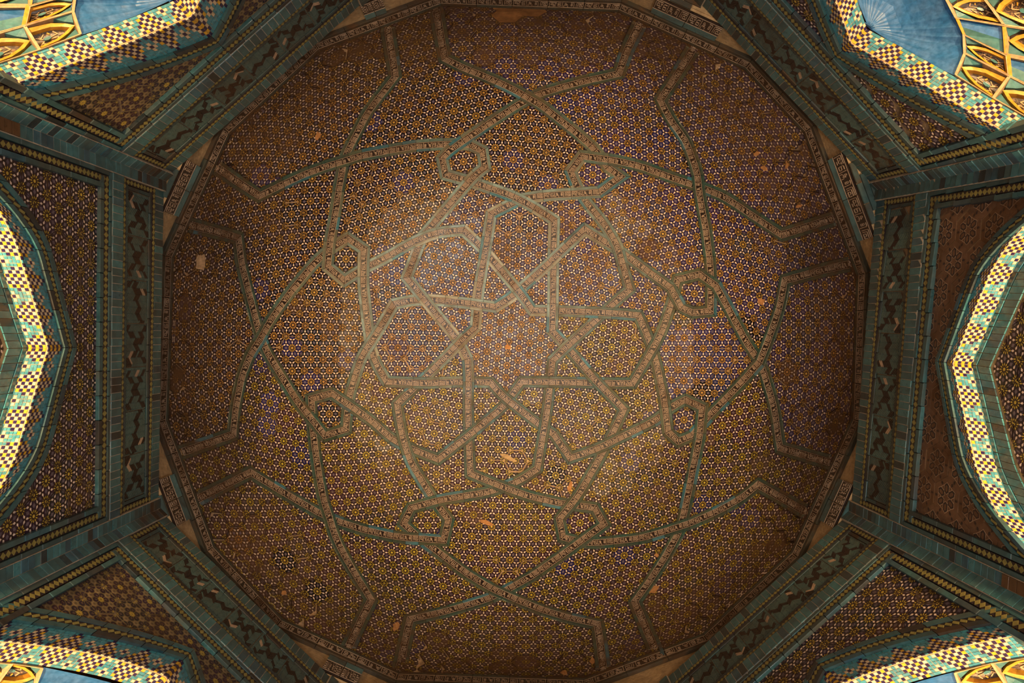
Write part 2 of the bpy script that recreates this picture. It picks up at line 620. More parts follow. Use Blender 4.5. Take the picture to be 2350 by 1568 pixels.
# ------------------------------------------------------------------ the eight interlaced straps, measured along their centre lines
STRAPS = [
    [(886, 50), (906, 172), (842, 255), (791, 355), (779, 413), (766, 502), (754, 560), (751, 612), (789, 644), (832, 617), (886, 591), (947, 555),
     (1002, 533), (1063, 528), (1104, 566), (1130, 597), (1194, 673), (1222, 713), (1268, 713), (1345, 716), (1423, 720), (1466, 724),
     (1490, 779), (1507, 831), (1526, 922), (1534, 992), (1558, 1014), (1590, 1000), (1632, 952), (1690, 893), (1746, 832), (1770, 770),
     (1793, 704), (1804, 643), (1900, 617), (1981, 600)],
    [(1472, 46), (1440, 112), (1421, 166), (1334, 185), (1245, 210), (1194, 235), (1127, 278), (1028, 345), (1014, 362), (1022, 400), (1076, 415),
     (1176, 449), (1224, 474), (1272, 505), (1270, 579), (1269, 709), (1267, 760), (1291, 785), (1315, 813), (1369, 876), (1432, 940),
     (1405, 997), (1378, 1050), (1325, 1143), (1284, 1192), (1292, 1235), (1322, 1243), (1359, 1249), (1471, 1238), (1577, 1207), (1650, 1175),
     (1708, 1143), (1742, 1114), (1800, 1147), (1860, 1181)],
    [(1936, 494), (1797, 538), (1730, 494), (1663, 449), (1600, 425), (1538, 405), (1478, 382), (1411, 366), (1336, 357), (1310, 392), (1322, 425),
     (1347, 466), (1385, 510), (1418, 563), (1428, 604), (1446, 664), (1405, 699), (1360, 742), (1296, 800), (1268, 828), (1264, 863),
     (1257, 934), (1248, 988), (1233, 1077), (1186, 1108), (1119, 1131), (1012, 1148), (943, 1167), (925, 1204), (960, 1235), (1069, 1318),
     (1138, 1360), (1250, 1405), (1308, 1422), (1372, 1436), (1380, 1490), (1387, 1552)],
    [(1918, 1066), (1793, 1029), (1780, 938), (1757, 858), (1745, 830), (1717, 789), (1681, 722), (1645, 655), (1607, 629), (1556, 641), (1547, 677),
     (1525, 748), (1509, 784), (1452, 880), (1409, 880), (1315, 878), (1197, 876), (1155, 934), (1074, 1001), (1005, 1055), (958, 1037),
     (900, 1010), (851, 965), (760, 903), (713, 916), (714, 950), (717, 997), (726, 1068), (740, 1148), (755, 1195), (771, 1244),
     (802, 1302), (850, 1380), (818, 1445), (793, 1499)],
    [(1511, 1508), (1485, 1448), (1458, 1384), (1489, 1342), (1529, 1280), (1561, 1222), (1575, 1165), (1592, 1077), (1608, 1001), (1613, 936),
     (1574, 918), (1547, 930), (1507, 965), (1440, 997), (1378, 1028), (1309, 1052), (1271, 997), (1231, 970), (1150, 907), (1126, 878), (1065, 876),
     (976, 880), (887, 876), (860, 831), (850, 798), (840, 719), (833, 655), (833, 600), (835, 572), (797, 546), (770, 562), (725, 597),
     (666, 668), (615, 740), (595, 778), (574, 809), (552, 863), (536, 947), (532, 998), (470, 1020), (409, 1041)],
    [(913, 1552), (927, 1481), (940, 1425), (1021, 1407), (1119, 1378), (1168, 1354), (1222, 1324), (1329, 1248), (1387, 1205), (1366, 1167),
     (1289, 1157), (1213, 1140), (1150, 1117), (1079, 1088), (1076, 1014), (1074, 916), (1076, 871), (1073, 824), (1053, 783), (994, 712),
     (933, 637), (969, 543), (1058, 438), (1091, 398), (1113, 383), (1107, 345), (1079, 331), (1022, 329), (957, 333), (900, 342), (820, 357),
     (738, 383), (689, 401), (592, 448), (545, 418), (503, 388)],
    [(456, 1144), (520, 1112), (572, 1086), (646, 1131), (731, 1180), (775, 1199), (829, 1217), (892, 1231), (940, 1238), (984, 1240), (1018, 1242),
     (1029, 1194), (1001, 1157), (964, 1099), (940, 1058), (922, 1001), (911, 928), (970, 872), (1034, 809), (1060, 780), (1091, 752),
     (1094, 719), (1097, 678), (1109, 604), (1120, 540), (1127, 491), (1196, 456), (1250, 448), (1376, 440), (1425, 404), (1395, 383),
     (1367, 341), (1321, 301), (1240, 237), (1178, 202), (1122, 176), (1063, 153), (1020, 131), (1010, 77), (1000, 18)],
    [(419, 512), (480, 527), (544, 545), (551, 604), (564, 655), (577, 706), (592, 762), (610, 809), (646, 867), (682, 925), (744, 1001), (793, 986),
     (795, 956), (801, 907), (829, 818), (863, 768), (904, 698), (947, 688), (989, 688), (1063, 695), (1137, 705), (1173, 683), (1201, 658),
     (1252, 612), (1291, 574), (1342, 526), (1420, 574), (1495, 628), (1540, 660), (1565, 706), (1590, 718), (1632, 714), (1633, 668),
     (1632, 610), (1623, 534), (1607, 445), (1603, 396), (1575, 319), (1542, 276), (1517, 227), (1563, 158), (1600, 96)],
]
RIM_PX = 783.0
CXP, CYP = PCX + AX * F / ZB, PCY + AY * F / ZB


def clock(x, y, cx=CXP, cy=CYP):
    a = math.degrees(math.atan2(x - cx, -(y - cy))) % 360
    h = round(a / 15) % 24
    names = ['twelve', 'one', 'two', 'three', 'four', 'five', 'six', 'seven', 'eight', 'nine', 'ten', 'eleven']
    return ("half past " + names[h // 2]) if h % 2 else (names[h // 2] + " o'clock")


def rim_px(th):
    return facet(th) * RD * F / ZB - 1.0


def extend(pl):
    def ext(a, b):
        ux, uy = a[0] - CXP, a[1] - CYP
        r = math.hypot(ux, uy)
        k = (rim_px(math.atan2(uy, ux)) + 14) / r
        return (CXP + ux * k, CYP + uy * k)
    return [ext(pl[0], pl[1])] + pl + [ext(pl[-1], pl[-2])]


STR = [extend(p) for p in STRAPS]


def seg_x(a, b, c, d):
    r = (b[0] - a[0], b[1] - a[1])
    s = (d[0] - c[0], d[1] - c[1])
    den = r[0] * s[1] - r[1] * s[0]
    if abs(den) < 1e-9:
        return None
    q = (c[0] - a[0], c[1] - a[1])
    t = (q[0] * s[1] - q[1] * s[0]) / den
    u = (q[0] * r[1] - q[1] * r[0]) / den
    if 0 <= t <= 1 and 0 <= u <= 1:
        return t, u
    return None


rim_poly = [(CXP + rim_px(a) * math.cos(a), CYP + rim_px(a) * math.sin(a)) for a in (2 * PI * i / 96 + 0.013 for i in range(96))]
lines = [list(p) for p in STR] + [rim_poly + [rim_poly[0]]]
segs = []
for li, pl in enumerate(lines):
    for k in range(len(pl) - 1):
        segs.append((li, k, pl[k], pl[k + 1]))
cuts = {i: [] for i in range(len(segs))}
crossings = []
for i in range(len(segs)):
    for j in range(i + 1, len(segs)):
        A, B = segs[i], segs[j]
        if A[0] == B[0] and abs(A[1] - B[1]) <= 1:
            continue
        if A[0] == 8 and B[0] == 8:
            continue
        if max(A[2][0], A[3][0]) < min(B[2][0], B[3][0]) or max(B[2][0], B[3][0]) < min(A[2][0], A[3][0]):
            continue
        if max(A[2][1], A[3][1]) < min(B[2][1], B[3][1]) or max(B[2][1], B[3][1]) < min(A[2][1], A[3][1]):
            continue
        r = seg_x(A[2], A[3], B[2], B[3])
        if r:
            p = (A[2][0] + (A[3][0] - A[2][0]) * r[0], A[2][1] + (A[3][1] - A[2][1]) * r[0])
            cuts[i].append((r[0], p))
            cuts[j].append((r[1], p))
            if A[0] != 8 and B[0] != 8:
                crossings.append(((A[0], A[1] + r[0]), (B[0], B[1] + r[1]), p))

# over and under: alternate along every strap
order = {s: [] for s in range(8)}
for ci, (a, b, p) in enumerate(crossings):
    order[a[0]].append((a[1], ci, 0))
    order[b[0]].append((b[1], ci, 1))
over = {}
for s in order:
    order[s].sort()
start = None
for ci, (a, b, p) in enumerate(crossings):
    if math.hypot(p[0] - 1222, p[1] - 222) < 30:
        start = ci
stack = []
if start is not None:
    over[start] = 0 if crossings[start][0][0] == 6 else 1
    stack = [start]
while True:
    while stack:
        c = stack.pop()
        for s in order:
            lst = order[s]
            for k, (_, ci, side) in enumerate(lst):
                if ci != c:
                    continue
                me_over = (over[c] == side)
                for kk in (k - 1, k + 1):
                    if 0 <= kk < len(lst):
                        _, cj, sj = lst[kk]
                        if cj not in over:
                            over[cj] = (1 - sj) if me_over else sj
                            stack.append(cj)
    rest = [c for c in range(len(crossings)) if c not in over]
    if not rest:
        break
    over[rest[0]] = 0
    stack = [rest[0]]

# faces of the drawing
key = lambda p: (round(p[0] * 2), round(p[1] * 2))
nodes, nb = {}, {}


def node(p):
    k = key(p)
    nodes.setdefault(k, p)
    nb.setdefault(k, set())
    return k


for i, (li, k, a, b) in enumerate(segs):
    pts = [a] + [p for t, p in sorted(cuts[i])] + [b]
    ks = [node(p) for p in pts]
    for u, v in zip(ks, ks[1:]):
        if u != v:
            nb[u].add(v)
            nb[v].add(u)
changed = True
while changed:
    changed = False
    for k in list(nb):
        if len(nb[k]) == 1:
            v = nb[k].pop()
            nb[v].discard(k)
            del nb[k]
            changed = True
        elif len(nb[k]) == 0:
            del nb[k]
ang = {}
for k in nb:
    x, y = nodes[k]
    ang[k] = sorted(nb[k], key=lambda v: math.atan2(nodes[v][1] - y, nodes[v][0] - x))
seen = set()
FACES = []
for u in nb:
    for v in nb[u]:
        if (u, v) in seen:
            continue
        f = []
        a, b = u, v
        while (a, b) not in seen:
            seen.add((a, b))
            f.append(nodes[a])
            lst = ang[b]
            i = lst.index(a)
            a, b = b, lst[(i - 1) % len(lst)]
        ar = area2(f)
        if ar > 350:
            FACES.append(f)
FACES = [f for f in FACES if area2(f) < 1.2e6]


# ------------------------------------------------------------------ mosaic panels of the dome
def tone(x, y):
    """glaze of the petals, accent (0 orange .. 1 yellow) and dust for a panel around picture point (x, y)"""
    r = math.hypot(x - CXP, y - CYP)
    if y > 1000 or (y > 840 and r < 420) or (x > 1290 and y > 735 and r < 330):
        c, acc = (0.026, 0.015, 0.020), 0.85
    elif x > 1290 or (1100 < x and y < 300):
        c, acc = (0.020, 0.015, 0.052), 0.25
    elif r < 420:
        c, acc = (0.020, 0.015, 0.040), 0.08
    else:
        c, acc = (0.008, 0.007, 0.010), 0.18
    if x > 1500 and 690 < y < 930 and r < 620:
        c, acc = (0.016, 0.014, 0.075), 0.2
    return c, acc


A_DOME = 0.150
SIDES = {3: 'three-sided', 4: 'four-sided', 5: 'five-sided', 6: 'six-sided', 7: 'seven-sided', 8: 'eight-sided'}
used_labels = {}


def uniq(label, alts=()):
    if label not in used_labels:
        used_labels[label] = 1
        return label
    for a in alts:
        if label + a not in used_labels:
            used_labels[label + a] = 1
            return label + a
    used_labels[label] += 1
    return label


def corners(f):
    n = len(f)
    c = 0
    for i in range(n):
        a, b, d = f[i - 1], f[i], f[(i + 1) % n]
        t = math.atan2(d[1] - b[1], d[0] - b[0]) - math.atan2(b[1] - a[1], b[0] - a[0])
        t = abs((t + PI) % (2 * PI) - PI)
        if t > math.radians(24):
            c += 1
    return c


SPECIAL = [((1170, 30), 'blank', (0.13, 0.07, 0.035)), ((1210, 32), 'blank', (0.13, 0.07, 0.035)), ((940, 60), 'blank', None),
           ((1500, 560), 'rosette', None)]
BLUE = [(1810, 830, 'amber'), (620, 955, 'blue'), (1260, 1090, 'black'), (660, 1290, 'black'), (740, 1350, 'black'), (1600, 900, 'black'),
        (1720, 770, 'black'), (540, 1230, 'amber'), (1585, 720, 'black'), (1890, 205, 'dim'), (1600, 380, 'black'), (650, 520, 'pale')]


def panel(face):
    A = area2(face)
    cx = sum((face[i][0] + face[(i + 1) % len(face)][0]) * (face[i][0] * face[(i + 1) % len(face)][1] - face[(i + 1) % len(face)][0] * face[i][1]) for i in range(len(face))) / (6 * A)
    cy = sum((face[i][1] + face[(i + 1) % len(face)][1]) * (face[i][0] * face[(i + 1) % len(face)][1] - face[(i + 1) % len(face)][0] * face[i][1]) for i in range(len(face))) / (6 * A)
    r = math.hypot(cx - CXP, cy - CYP)
    petal, acc = tone(cx, cy)
    tonename = 'violet-brown and yellow' if acc > 0.6 else ('dark blue and ochre' if petal[2] > 0.03 else 'black and ochre')
    size = 'small' if A < 6500 else ('large' if A > 27000 else 'mid-sized')
    nc = corners(face)
    shape = SIDES.get(nc, 'many-sided')
    zone = 'at the crown' if r < 120 else 'near the crown' if r < 300 else 'midway up' if r < 520 else 'against the dome rim' if r > 640 else 'in the lower dome'
    if r < 120:
        lab = uniq("%s %s mosaic panel at the crown, towards %s" % (tonename, shape, clock(cx, cy)))
    else:
        lab = uniq("%s %s %s mosaic panel %s at %s" % (size, tonename, shape, zone if not (A < 9000 and 400 < r < 480) else "inside a strap loop", clock(cx, cy)))
        if used_labels[lab] > 1:
            print("DUP", lab, round(cx), round(cy), round(r))
    c3 = dome_at(cx, cy)
    root = thing('mosaic_panel', lab, 'mosaic panel', c3, 'mosaic panels between the dome straps')
    # lattice laid out by arc length from the panel centre
    v0 = (c3 - SPH).normalized()
    R0 = (c3 - SPH).length
    rng = random.Random(int(cx * 7 + cy * 13))
    tang = Vector((-(c3.y - AY), c3.x - AX, 0))
    tang = tang.normalized() if tang.length > 0.2 else Vector((1, 0, 0))
    e1 = (tang - v0 * tang.dot(v0)).normalized()
    e2 = v0.cross(e1)
    orient = 0.0 if r > 560 else rng.choice([0, PI / 6]) + rng.uniform(-0.12, 0.12)
    if A < 6500 and nc >= 5:
        orient = rng.uniform(-0.2, 0.2)
        off = (0, 0)
    else:
        off = (rng.uniform(-.1, .1), rng.uniform(-.1, .1))
    a1 = (1.5 * A_DOME, 0.75 ** 0.5 * A_DOME)
    a2 = (0.0, 3 ** 0.5 * A_DOME)
    xs = [p[0] for p in face]
    ys = [p[1] for p in face]
    bb = (min(xs) - 40, max(xs) + 40, min(ys) - 40, max(ys) + 40)
    f3 = None
    ext = max(max(xs) - min(xs), max(ys) - min(ys)) * 1.6 * 8.8 / F
    K = int(ext / (2.2 * A_DOME)) + 3
    for i in range(-K, K + 1):
        for j in range(-2 * K, 2 * K + 1):
            lx, ly = a1[0] * i + off[0], a1[1] * i + a2[1] * j + off[1]
            lx, ly = rot2((lx, ly), orient)
            d = math.hypot(lx, ly)
            if d > 2.6:
                continue
            dirv = (e1 * lx + e2 * ly) / d if d > 1e-9 else e1
            v = v0 * math.cos(d / R0) + dirv * math.sin(d / R0)
            if v.z < 0.12:
                continue
            p = dome_from(v)
            qx, qy = to_px(p)
            if not (bb[0] < qx < bb[1] and bb[2] < qy < bb[3]):
                continue
            n = dome_n(p)
            # local axes carried along the arc
            ax = (e1 * math.cos(orient) + e2 * math.sin(orient))
            if d > 1e-9:
                w = v0.cross(dirv)
                ax = Matrix.Rotation(d / R0, 3, w) @ ax
            ax = (ax - n * ax.dot(n)).normalized()
            ay = n.cross(ax)
            if f3 is None:
                f3 = [dome_at(*q) for q in face]
            reg = [((q - p).dot(ax) / A_DOME, (q - p).dot(ay) / A_DOME) for q in f3]
            if area2(reg) < 0:
                reg = reg[::-1]
            far = [math.hypot(*q) for q in reg]
            ins = inside(0, 0, reg)
            md = 9.0
            for k in range(len(reg)):
                x1, y1 = reg[k - 1]
                x2, y2 = reg[k]
                dx, dy = x2 - x1, y2 - y1
                L2 = dx * dx + dy * dy
                t = 0 if L2 == 0 else max(0, min(1, -(x1 * dx + y1 * dy) / L2))
                md = min(md, math.hypot(x1 + dx * t, y1 + dy * t))
            if md >= 1.0 and not ins:
                continue
            style = 'rosette'
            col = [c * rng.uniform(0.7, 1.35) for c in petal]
            ac = min(1, max(0, acc + rng.uniform(-0.2, 0.2)))
            rr = math.hypot(qx - CXP, qy - CYP)
            dust = 0.03 + 0.36 * smooth(560, 740, rr) + rng.uniform(-0.05, 0.06)
            if qy < 140:
                dust += 0.2
            if rr > 730:
                dust += 0.12
            if rng.random() < 0.05:
                dust += 0.25
            if rng.random() < 0.05:
                col = [0.012, 0.011, 0.07]
            for (bx, by, what) in BLUE:
                if math.hypot(qx - bx, qy - by) < 30:
                    if what == 'blue':
                        col = [0.02, 0.02, 0.11]
                    elif what == 'black':
                        col, dust = [0.004, 0.004, 0.006], 0.0
                    elif what == 'amber':
                        col, ac, dust = [0.03, 0.014, 0.008], 0.0, 0.5
                    elif what == 'pale':
                        dust += 0.2
            for (sp, st, cc) in SPECIAL:
                if math.hypot(qx - sp[0], qy - sp[1]) < 20:
                    style = st
                    dust = 0.5
            sc = 1.0
            if rng.random() < (0.10 if rr < 520 else 0.30):
                sc = rng.uniform(0.94, 0.985)
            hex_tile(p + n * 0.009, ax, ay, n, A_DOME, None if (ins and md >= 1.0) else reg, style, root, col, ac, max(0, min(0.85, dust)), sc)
    return root


FACES.sort(key=lambda f: -area2(f))
for f in FACES:
    panel(f)

# ------------------------------------------------------------------ kufic lettering
BLOCKS = [
    [".##########", ".#.........", ".#.####.###", ".#.#..#..#.", ".#.#..#..#.", ".#.######..", ".#.........", ".#....####.", ".#........."],
    ["......", ".#####", ".#....", ".#....", ".#####", ".#...#", ".#...#", ".#####", "......"],
    [".#"] * 9,
    [".........", "..###....", "..#.#....", "..####...", "....#....", "..####...", ".#..#.#..", ".#....#..", ".#....#.."],
    [".#####.", ".....#.", ".###.#.", ".#.#.#.", ".###.#.", ".#.#.#.", ".###.#.", ".....#.", ".....#."],
    [".##########", ".#.........", ".#.########", ".#.#.......", ".#.#.####.#", ".#.#.#..#.#", ".#.#.#..#.#", ".#.#.######", "..........."],
]
KUFIC = [''.join(b[r] for b in BLOCKS) for r in range(9)]
KCOLS = len(KUFIC[0])


def kufic_runs(c0, c1):
    """strokes of the lettering between two columns: rectangles (col from, col to, row from, row to)"""
    out = []
    used = set()
    for c in range(c0, c1):                       # upright strokes first
        r = 0
        while r < 9:
            if KUFIC[r][c] == '#':
                q = r
                while q < 9 and KUFIC[q][c] == '#':
                    q += 1
                if q - r >= 3:
                    out.append((c, c + 1, r, q))
                    used.update((k, c) for k in range(r, q))
                r = q
            else:
                r += 1
    for r in range(9):
        c = c0
        while c < c1:
            if KUFIC[r][c] == '#':
                q = c
                while q < c1 and KUFIC[r][q] == '#':
                    q += 1
                if not all((r, k) in used for k in range(c, q)):
                    out.append((c, q, r, r + 1))
                c = q
            else:
                c += 1
    return out


def strip_box(m, P, s0, s1, v0, v1, h0, h1, mi, nseg=2, chamfer=0.0):
    """solid strip from s0 to s1 along a path and v0 to v1 across it, top at height h1"""
    S = [s0 + (s1 - s0) * i / nseg for i in range(nseg + 1)]
    prof = [(v0, h0), (v0, h1 - chamfer), (v0 + chamfer, h1), (v1 - chamfer, h1), (v1, h1 - chamfer), (v1, h0)] if chamfer else [(v0, h0), (v0, h1), (v1, h1), (v1, h0)]
    n0 = len(m.v)
    k = len(prof)
    for s in S:
        for v, h in prof:
            m.v.append(tuple(P(s, v, h)))
    for i in range(nseg):
        for j in range(k - 1):
            a = n0 + i * k + j
            m.f.append((a, a + 1, a + k + 1, a + k))
            m.m.append(mi)
    m.f.append(tuple(range(n0, n0 + k)))
    m.m.append(mi)
    m.f.append(tuple(range(n0 + nseg * k, n0 + nseg * k + k)))
    m.m.append(mi)


def kufic_tile(P, s0, s1, half, h, parent, c0=0, c1=KCOLS, dust=0.0, nseg=3, lines=True):
    m = MB()
    strip_box(m, P, s0, s1, -half, half, h - 0.02, h, 0, nseg)
    if lines:
        for sg in (-1, 1):
            a, b = sorted((sg * half * 0.98, sg * half * 0.90))
            strip_box(m, P, s0, s1, a, b, h - 0.005, h + 0.002, 1, nseg)
    span = s1 - s0
    inner = half * 0.74 if lines else half * 0.86
    for (ca, cb, ra, rb) in kufic_runs(c0, c1):
        sa = s0 + span * (ca - c0 + 0.14) / (c1 - c0)
        sb = s0 + span * (cb - c0 - 0.14) / (c1 - c0)
        va = inner - 2 * inner * (ra + 0.14) / 9
        vb = inner - 2 * inner * (rb - 0.14) / 9
        k = 1 if cb - ca < 6 else 3
        for i in range(k):
            x0 = sa + (sb - sa) * i / k
            x1 = sa + (sb - sa) * (i + 1) / k
            m.prism([P(x0, va, h + 0.0022), P(x1, va, h + 0.0022), P(x1, vb, h + 0.0022), P(x0, vb, h + 0.0022)],
                    [P(x0, va, h - 0.001), P(x1, va, h - 0.001), P(x1, vb, h - 0.001), P(x0, vb, h - 0.001)], 1)
    o = m.build('kufic_tile', [M['kblack'], M['kcream']], parent)
    o['dust'] = dust
    return o


KH = 0.037          # half width of the lettered strip
BW = 0.036          # width of a border tile
HT = 0.020          # height of a strap above the dome shell


def strap_colour(x, y, rng):
    """glaze of the strap borders: grey-turquoise in the upper left of the crown, green-teal elsewhere"""
    r = math.hypot(x - CXP, y - CYP)
    k = smooth(620, 300, r) * smooth(940, 760, y) * smooth(1560, 1250, x + max(0, y - 640) * 0.9)
    a = (0.026, 0.060, 0.050)
    b = (0.140, 0.205, 0.205)
    c = [a[i] + (b[i] - a[i]) * k for i in range(3)]
    g = rng.uniform(0.75, 1.25)
    w = rng.random()
    if w < 0.10:
        c = [0.03, 0.12, 0.16]
    elif w < 0.3:
        c = [c[0] * 1.5, c[1] * 1.05, c[2] * 0.85]
    return [v * g for v in c]


for si, pl in enumerate(STR):
    rng = random.Random(si)
    # break the line at clear bends; keep gentle bends smooth
    bends = [0]
    for k in range(1, len(pl) - 1):
        a, b, c = pl[k - 1], pl[k], pl[k + 1]
        t = math.atan2(c[1] - b[1], c[0] - b[0]) - math.atan2(b[1] - a[1], b[0] - a[0])
        t = abs((t + PI) % (2 * PI) - PI)
        if t > math.radians(19):
            bends.append(k)
    bends.append(len(pl) - 1)
    sx, sy = pl[1]
    ex, ey = pl[-2]
    root = thing('interlaced_strap', uniq("lettered green strap entering the dome at %s, leaving at %s" % (clock(sx, sy), clock(ex, ey))),
                 'strap', dome_at(*pl[1]), 'interlaced lettered straps of the dome')
    # picture samples per run -> points on the dome
    runs = []
    for b0, b1 in zip(bends, bends[1:]):
        pts = []
        for k in range(b0, b1):
            a, b = pl[k], pl[k + 1]
            n = max(1, int(math.hypot(b[0] - a[0], b[1] - a[1]) / 9))
            for i in range(n):
                pts.append((a[0] + (b[0] - a[0]) * i / n, a[1] + (b[1] - a[1]) * i / n, k + i / n))
        pts.append((*pl[b1], float(b1)))
        # round off gentle kinks
        for _ in range(4):
            pts = [pts[0]] + [((pts[i - 1][0] + 2 * pts[i][0] + pts[i + 1][0]) / 4, (pts[i - 1][1] + 2 * pts[i][1] + pts[i + 1][1]) / 4, pts[i][2]) for i in range(1, len(pts) - 1)] + [pts[-1]]
        runs.append(pts)
    xover = [(prm, over[ci] == side) for prm, ci, side in order[si]]
    data = []
    for pts in runs:
        pos = [dome_at(min(max(p[0], -50), 2400), min(max(p[1], -50), 1620)) for p in pts]
        data.append([pos, [dome_n(p) for p in pos], [p[2] for p in pts], [(p[0], p[1]) for p in pts]])
    dirs = []
    for pos, nr, prm, q in data:
        dirs.append(((pos[1] - pos[0]).normalized(), (pos[-1] - pos[-2]).normalized()))
    for ri, (pos, nr, prm, q) in enumerate(data):
        n = len(pos)
        B = []
        for i in range(n):
            if i == 0 and ri > 0:
                d0, d1 = dirs[ri - 1][1], dirs[ri][0]
            elif i == n - 1 and ri < len(data) - 1:
                d0, d1 = dirs[ri][1], dirs[ri + 1][0]
            else:
                d0 = (pos[i] - pos[i - 1]).normalized() if i > 0 else (pos[1] - pos[0]).normalized()
                d1 = (pos[i + 1] - pos[i]).normalized() if i < n - 1 else d0
            s0, s1 = nr[i].cross(d0).normalized(), nr[i].cross(d1).normalized()
            b = s0 + s1
            b = b.normalized() / max(0.45, b.normalized().dot(s0))
            B.append(b)
        S = [0.0]
        for i in range(1, n):
            S.append(S[-1] + (pos[i] - pos[i - 1]).length)
        L = S[-1]
        # height of the strap: raised where it passes over
        H = []
        for i in range(n):
            h = 0.0
            for pc, ov in xover:
                j = min(range(n), key=lambda k: abs(prm[k] - pc)) if prm[0] - 0.5 <= pc <= prm[-1] + 0.5 else None
                if j is None:
                    continue
                dd = (pos[i] - pos[j]).length
                w = 0.5 + 0.5 * math.cos(PI * min(1, dd / 0.20))
                h += (0.006 if ov else -0.006) * w
            H.append(h)

        def P(s, v, h, pos=pos, B=B, nr=nr, S=S, H=H):
            s = min(max(s, 0.0), S[-1])
            lo = 0
            hi = len(S) - 1
            while hi - lo > 1:
                m_ = (lo + hi) // 2
                if S[m_] <= s:
                    lo = m_
                else:
                    hi = m_
            t = (s - S[lo]) / max(1e-9, S[hi] - S[lo])
            c = pos[lo].lerp(pos[hi], t)
            bb = B[lo].lerp(B[hi], t)
            nn = nr[lo].lerp(nr[hi], t)
            return c + bb * v + nn * (h + H[lo] + (H[hi] - H[lo]) * t)
        UNIT = 0.31
        k = max(1, round(L / UNIT))
        for u in range(k):
            s0, s1 = L * u / k, L * (u + 1) / k
            mx, my = q[min(n - 1, int((u + 0.5) / k * (n - 1)))]
            rr = math.hypot(mx - CXP, my - CYP)
            dust = 0.02 + 0.45 * smooth(600, 770, rr) + (0.15 if rng.random() < 0.12 else 0)
            g = 0.0016
            frac = min(1.0, (s1 - s0) / UNIT)
            cols = KCOLS if frac > 0.72 else max(9, int(KCOLS * frac))
            c0 = 0 if cols == KCOLS else rng.choice([0, KCOLS - cols])
            kufic_tile(P, s0 + g, s1 - g, KH, HT, root, c0, c0 + cols, dust)
            for sg in (-1, 1):
                pieces = 2 if (s1 - s0) > 0.22 and rng.random() < 0.45 else 1
                for z in range(pieces):
                    m = MB()
                    sa = s0 + (s1 - s0) * z / pieces
                    sb = s0 + (s1 - s0) * (z + 1) / pieces
                    va, vb = sorted((sg * (KH + 0.0015), sg * (KH + BW)))
                    strip_box(m, P, sa + 0.002, sb - 0.002, va, vb, HT - 0.035, HT + 0.002 + rng.uniform(0, 0.002), 0, 3, 0.004)
                    o = m.build('border_tile', [M['border']], root)
                    o.color = (*strap_colour(mx, my, rng), 1)
                    o['dust'] = dust * 0.9 + rng.uniform(0, 0.12)

# ------------------------------------------------------------------ lettered ring at the foot of the dome, corner friezes and ledges
RING_D = [n * ZRING / F for n in SIDE_PX]      # distance of the ring's sides from the axis


def ring_frame(k):
    th = ROT + 2 * PI * k / 16
    nrm = Vector((math.cos(th), math.sin(th), 0))
    tan = Vector((-math.sin(th), math.cos(th), 0))
    return nrm, tan


def ring_P(k, dist, zc):
    nrm, tan = ring_frame(k)

    def P(s, v, h):
        return Vector((AX, AY, zc - v)) + nrm * (dist - h) + tan * s
    return P


def side_ends(k, dist):
    """where side k meets its two neighbours, measured along the side"""
    w = 2 * PI / 16
    out = []
    for sg, j in ((-1, (k - 1) % 16), (1, (k + 1) % 16)):
        out.append(sg * (dist[j] - dist[k] * math.cos(w)) / math.sin(w))
    return out


ring_root = thing('kufic_ring', 'narrow dark ring of cream lettering running round the foot of the dome', 'frieze', (AX, AY, 6.3))
m = MB()
for k in range(16):
    P = ring_P(k, RING_D[k] + 0.02, ZRING)
    ea, eb = side_ends(k, RING_D)
    nk = max(2, round((eb - ea) / 0.34))
    for u in range(nk):
        s0 = ea + (eb - ea) * u / nk
        s1 = ea + (eb - ea) * (u + 1) / nk
        kufic_tile(P, s0 + 0.002, s1 - 0.002, 0.056, 0.02, ring_root, 0, KCOLS, random.uniform(0.1, 0.5))
        for (va, vb) in ((-0.105, -0.059), (0.059, 0.105)):
            mm = MB()
            strip_box(mm, P, s0 + 0.002, s1 - 0.002, va, vb, -0.02, 0.023, 0, 1, 0.004)
            o = mm.build('border_tile', [M['border']], ring_root)
            o.color = (0.03 * random.uniform(.7, 1.4), 0.045, 0.040, 1)
            o['dust'] = random.uniform(0.2, 0.55)
    nrm, tan = ring_frame(k)
    d = RING_D[k] + 0.03
    ea, eb = side_ends(k, [x + 0.03 for x in RING_D])
    a, b = Vector((AX, AY, 0)) + nrm * d + tan * ea, Vector((AX, AY, 0)) + nrm * d + tan * eb
    za, zb = 5.99, 6.56
    m.poly([a + Vector((0, 0, za)), b + Vector((0, 0, za)), b + Vector((0, 0, zb)), a + Vector((0, 0, zb))])
m.build('trim_1', [M['plaster']], None, 'structure')

# patches of bare clay and plaster where tiles have come away
PATCHES = [(1165, 1050, 20, 6, .5, 'plaster'), (650, 1363, 6, 5, 0, 'clay'), (1508, 1276, 6, 4, .2, 'clay'), (1500, 1355, 15, 8, -.5, 'clay'), (908, 1440, 8, 10, .3, 'clay'),
           (826, 1512, 9, 5, .7, 'clay'), (1360, 1520, 6, 9, 0, 'clay'), (1755, 385, 8, 5, .2, 'clay'), (1737, 352, 7, 5, -.6, 'clay'), (728, 310, 6, 10, .3, 'clay'),
           (1748, 692, 9, 8, 0, 'clay'), (1808, 378, 4, 9, 0, 'clay'), (1308, 1118, 5, 12, .2, 'clay'), (1115, 1200, 16, 6, .4, 'clay'), (1920, 208, 8, 5, 0, 'clay'),
           (1836, 472, 8, 4, -.3, 'clay'), (1165, 797, 7, 6, 0, 'clay'), (575, 1345, 5, 7, 0, 'clay'), (1290, 1545, 12, 4, 0, 'clay'), (460, 600, 12, 20, .1, 'mortar')]
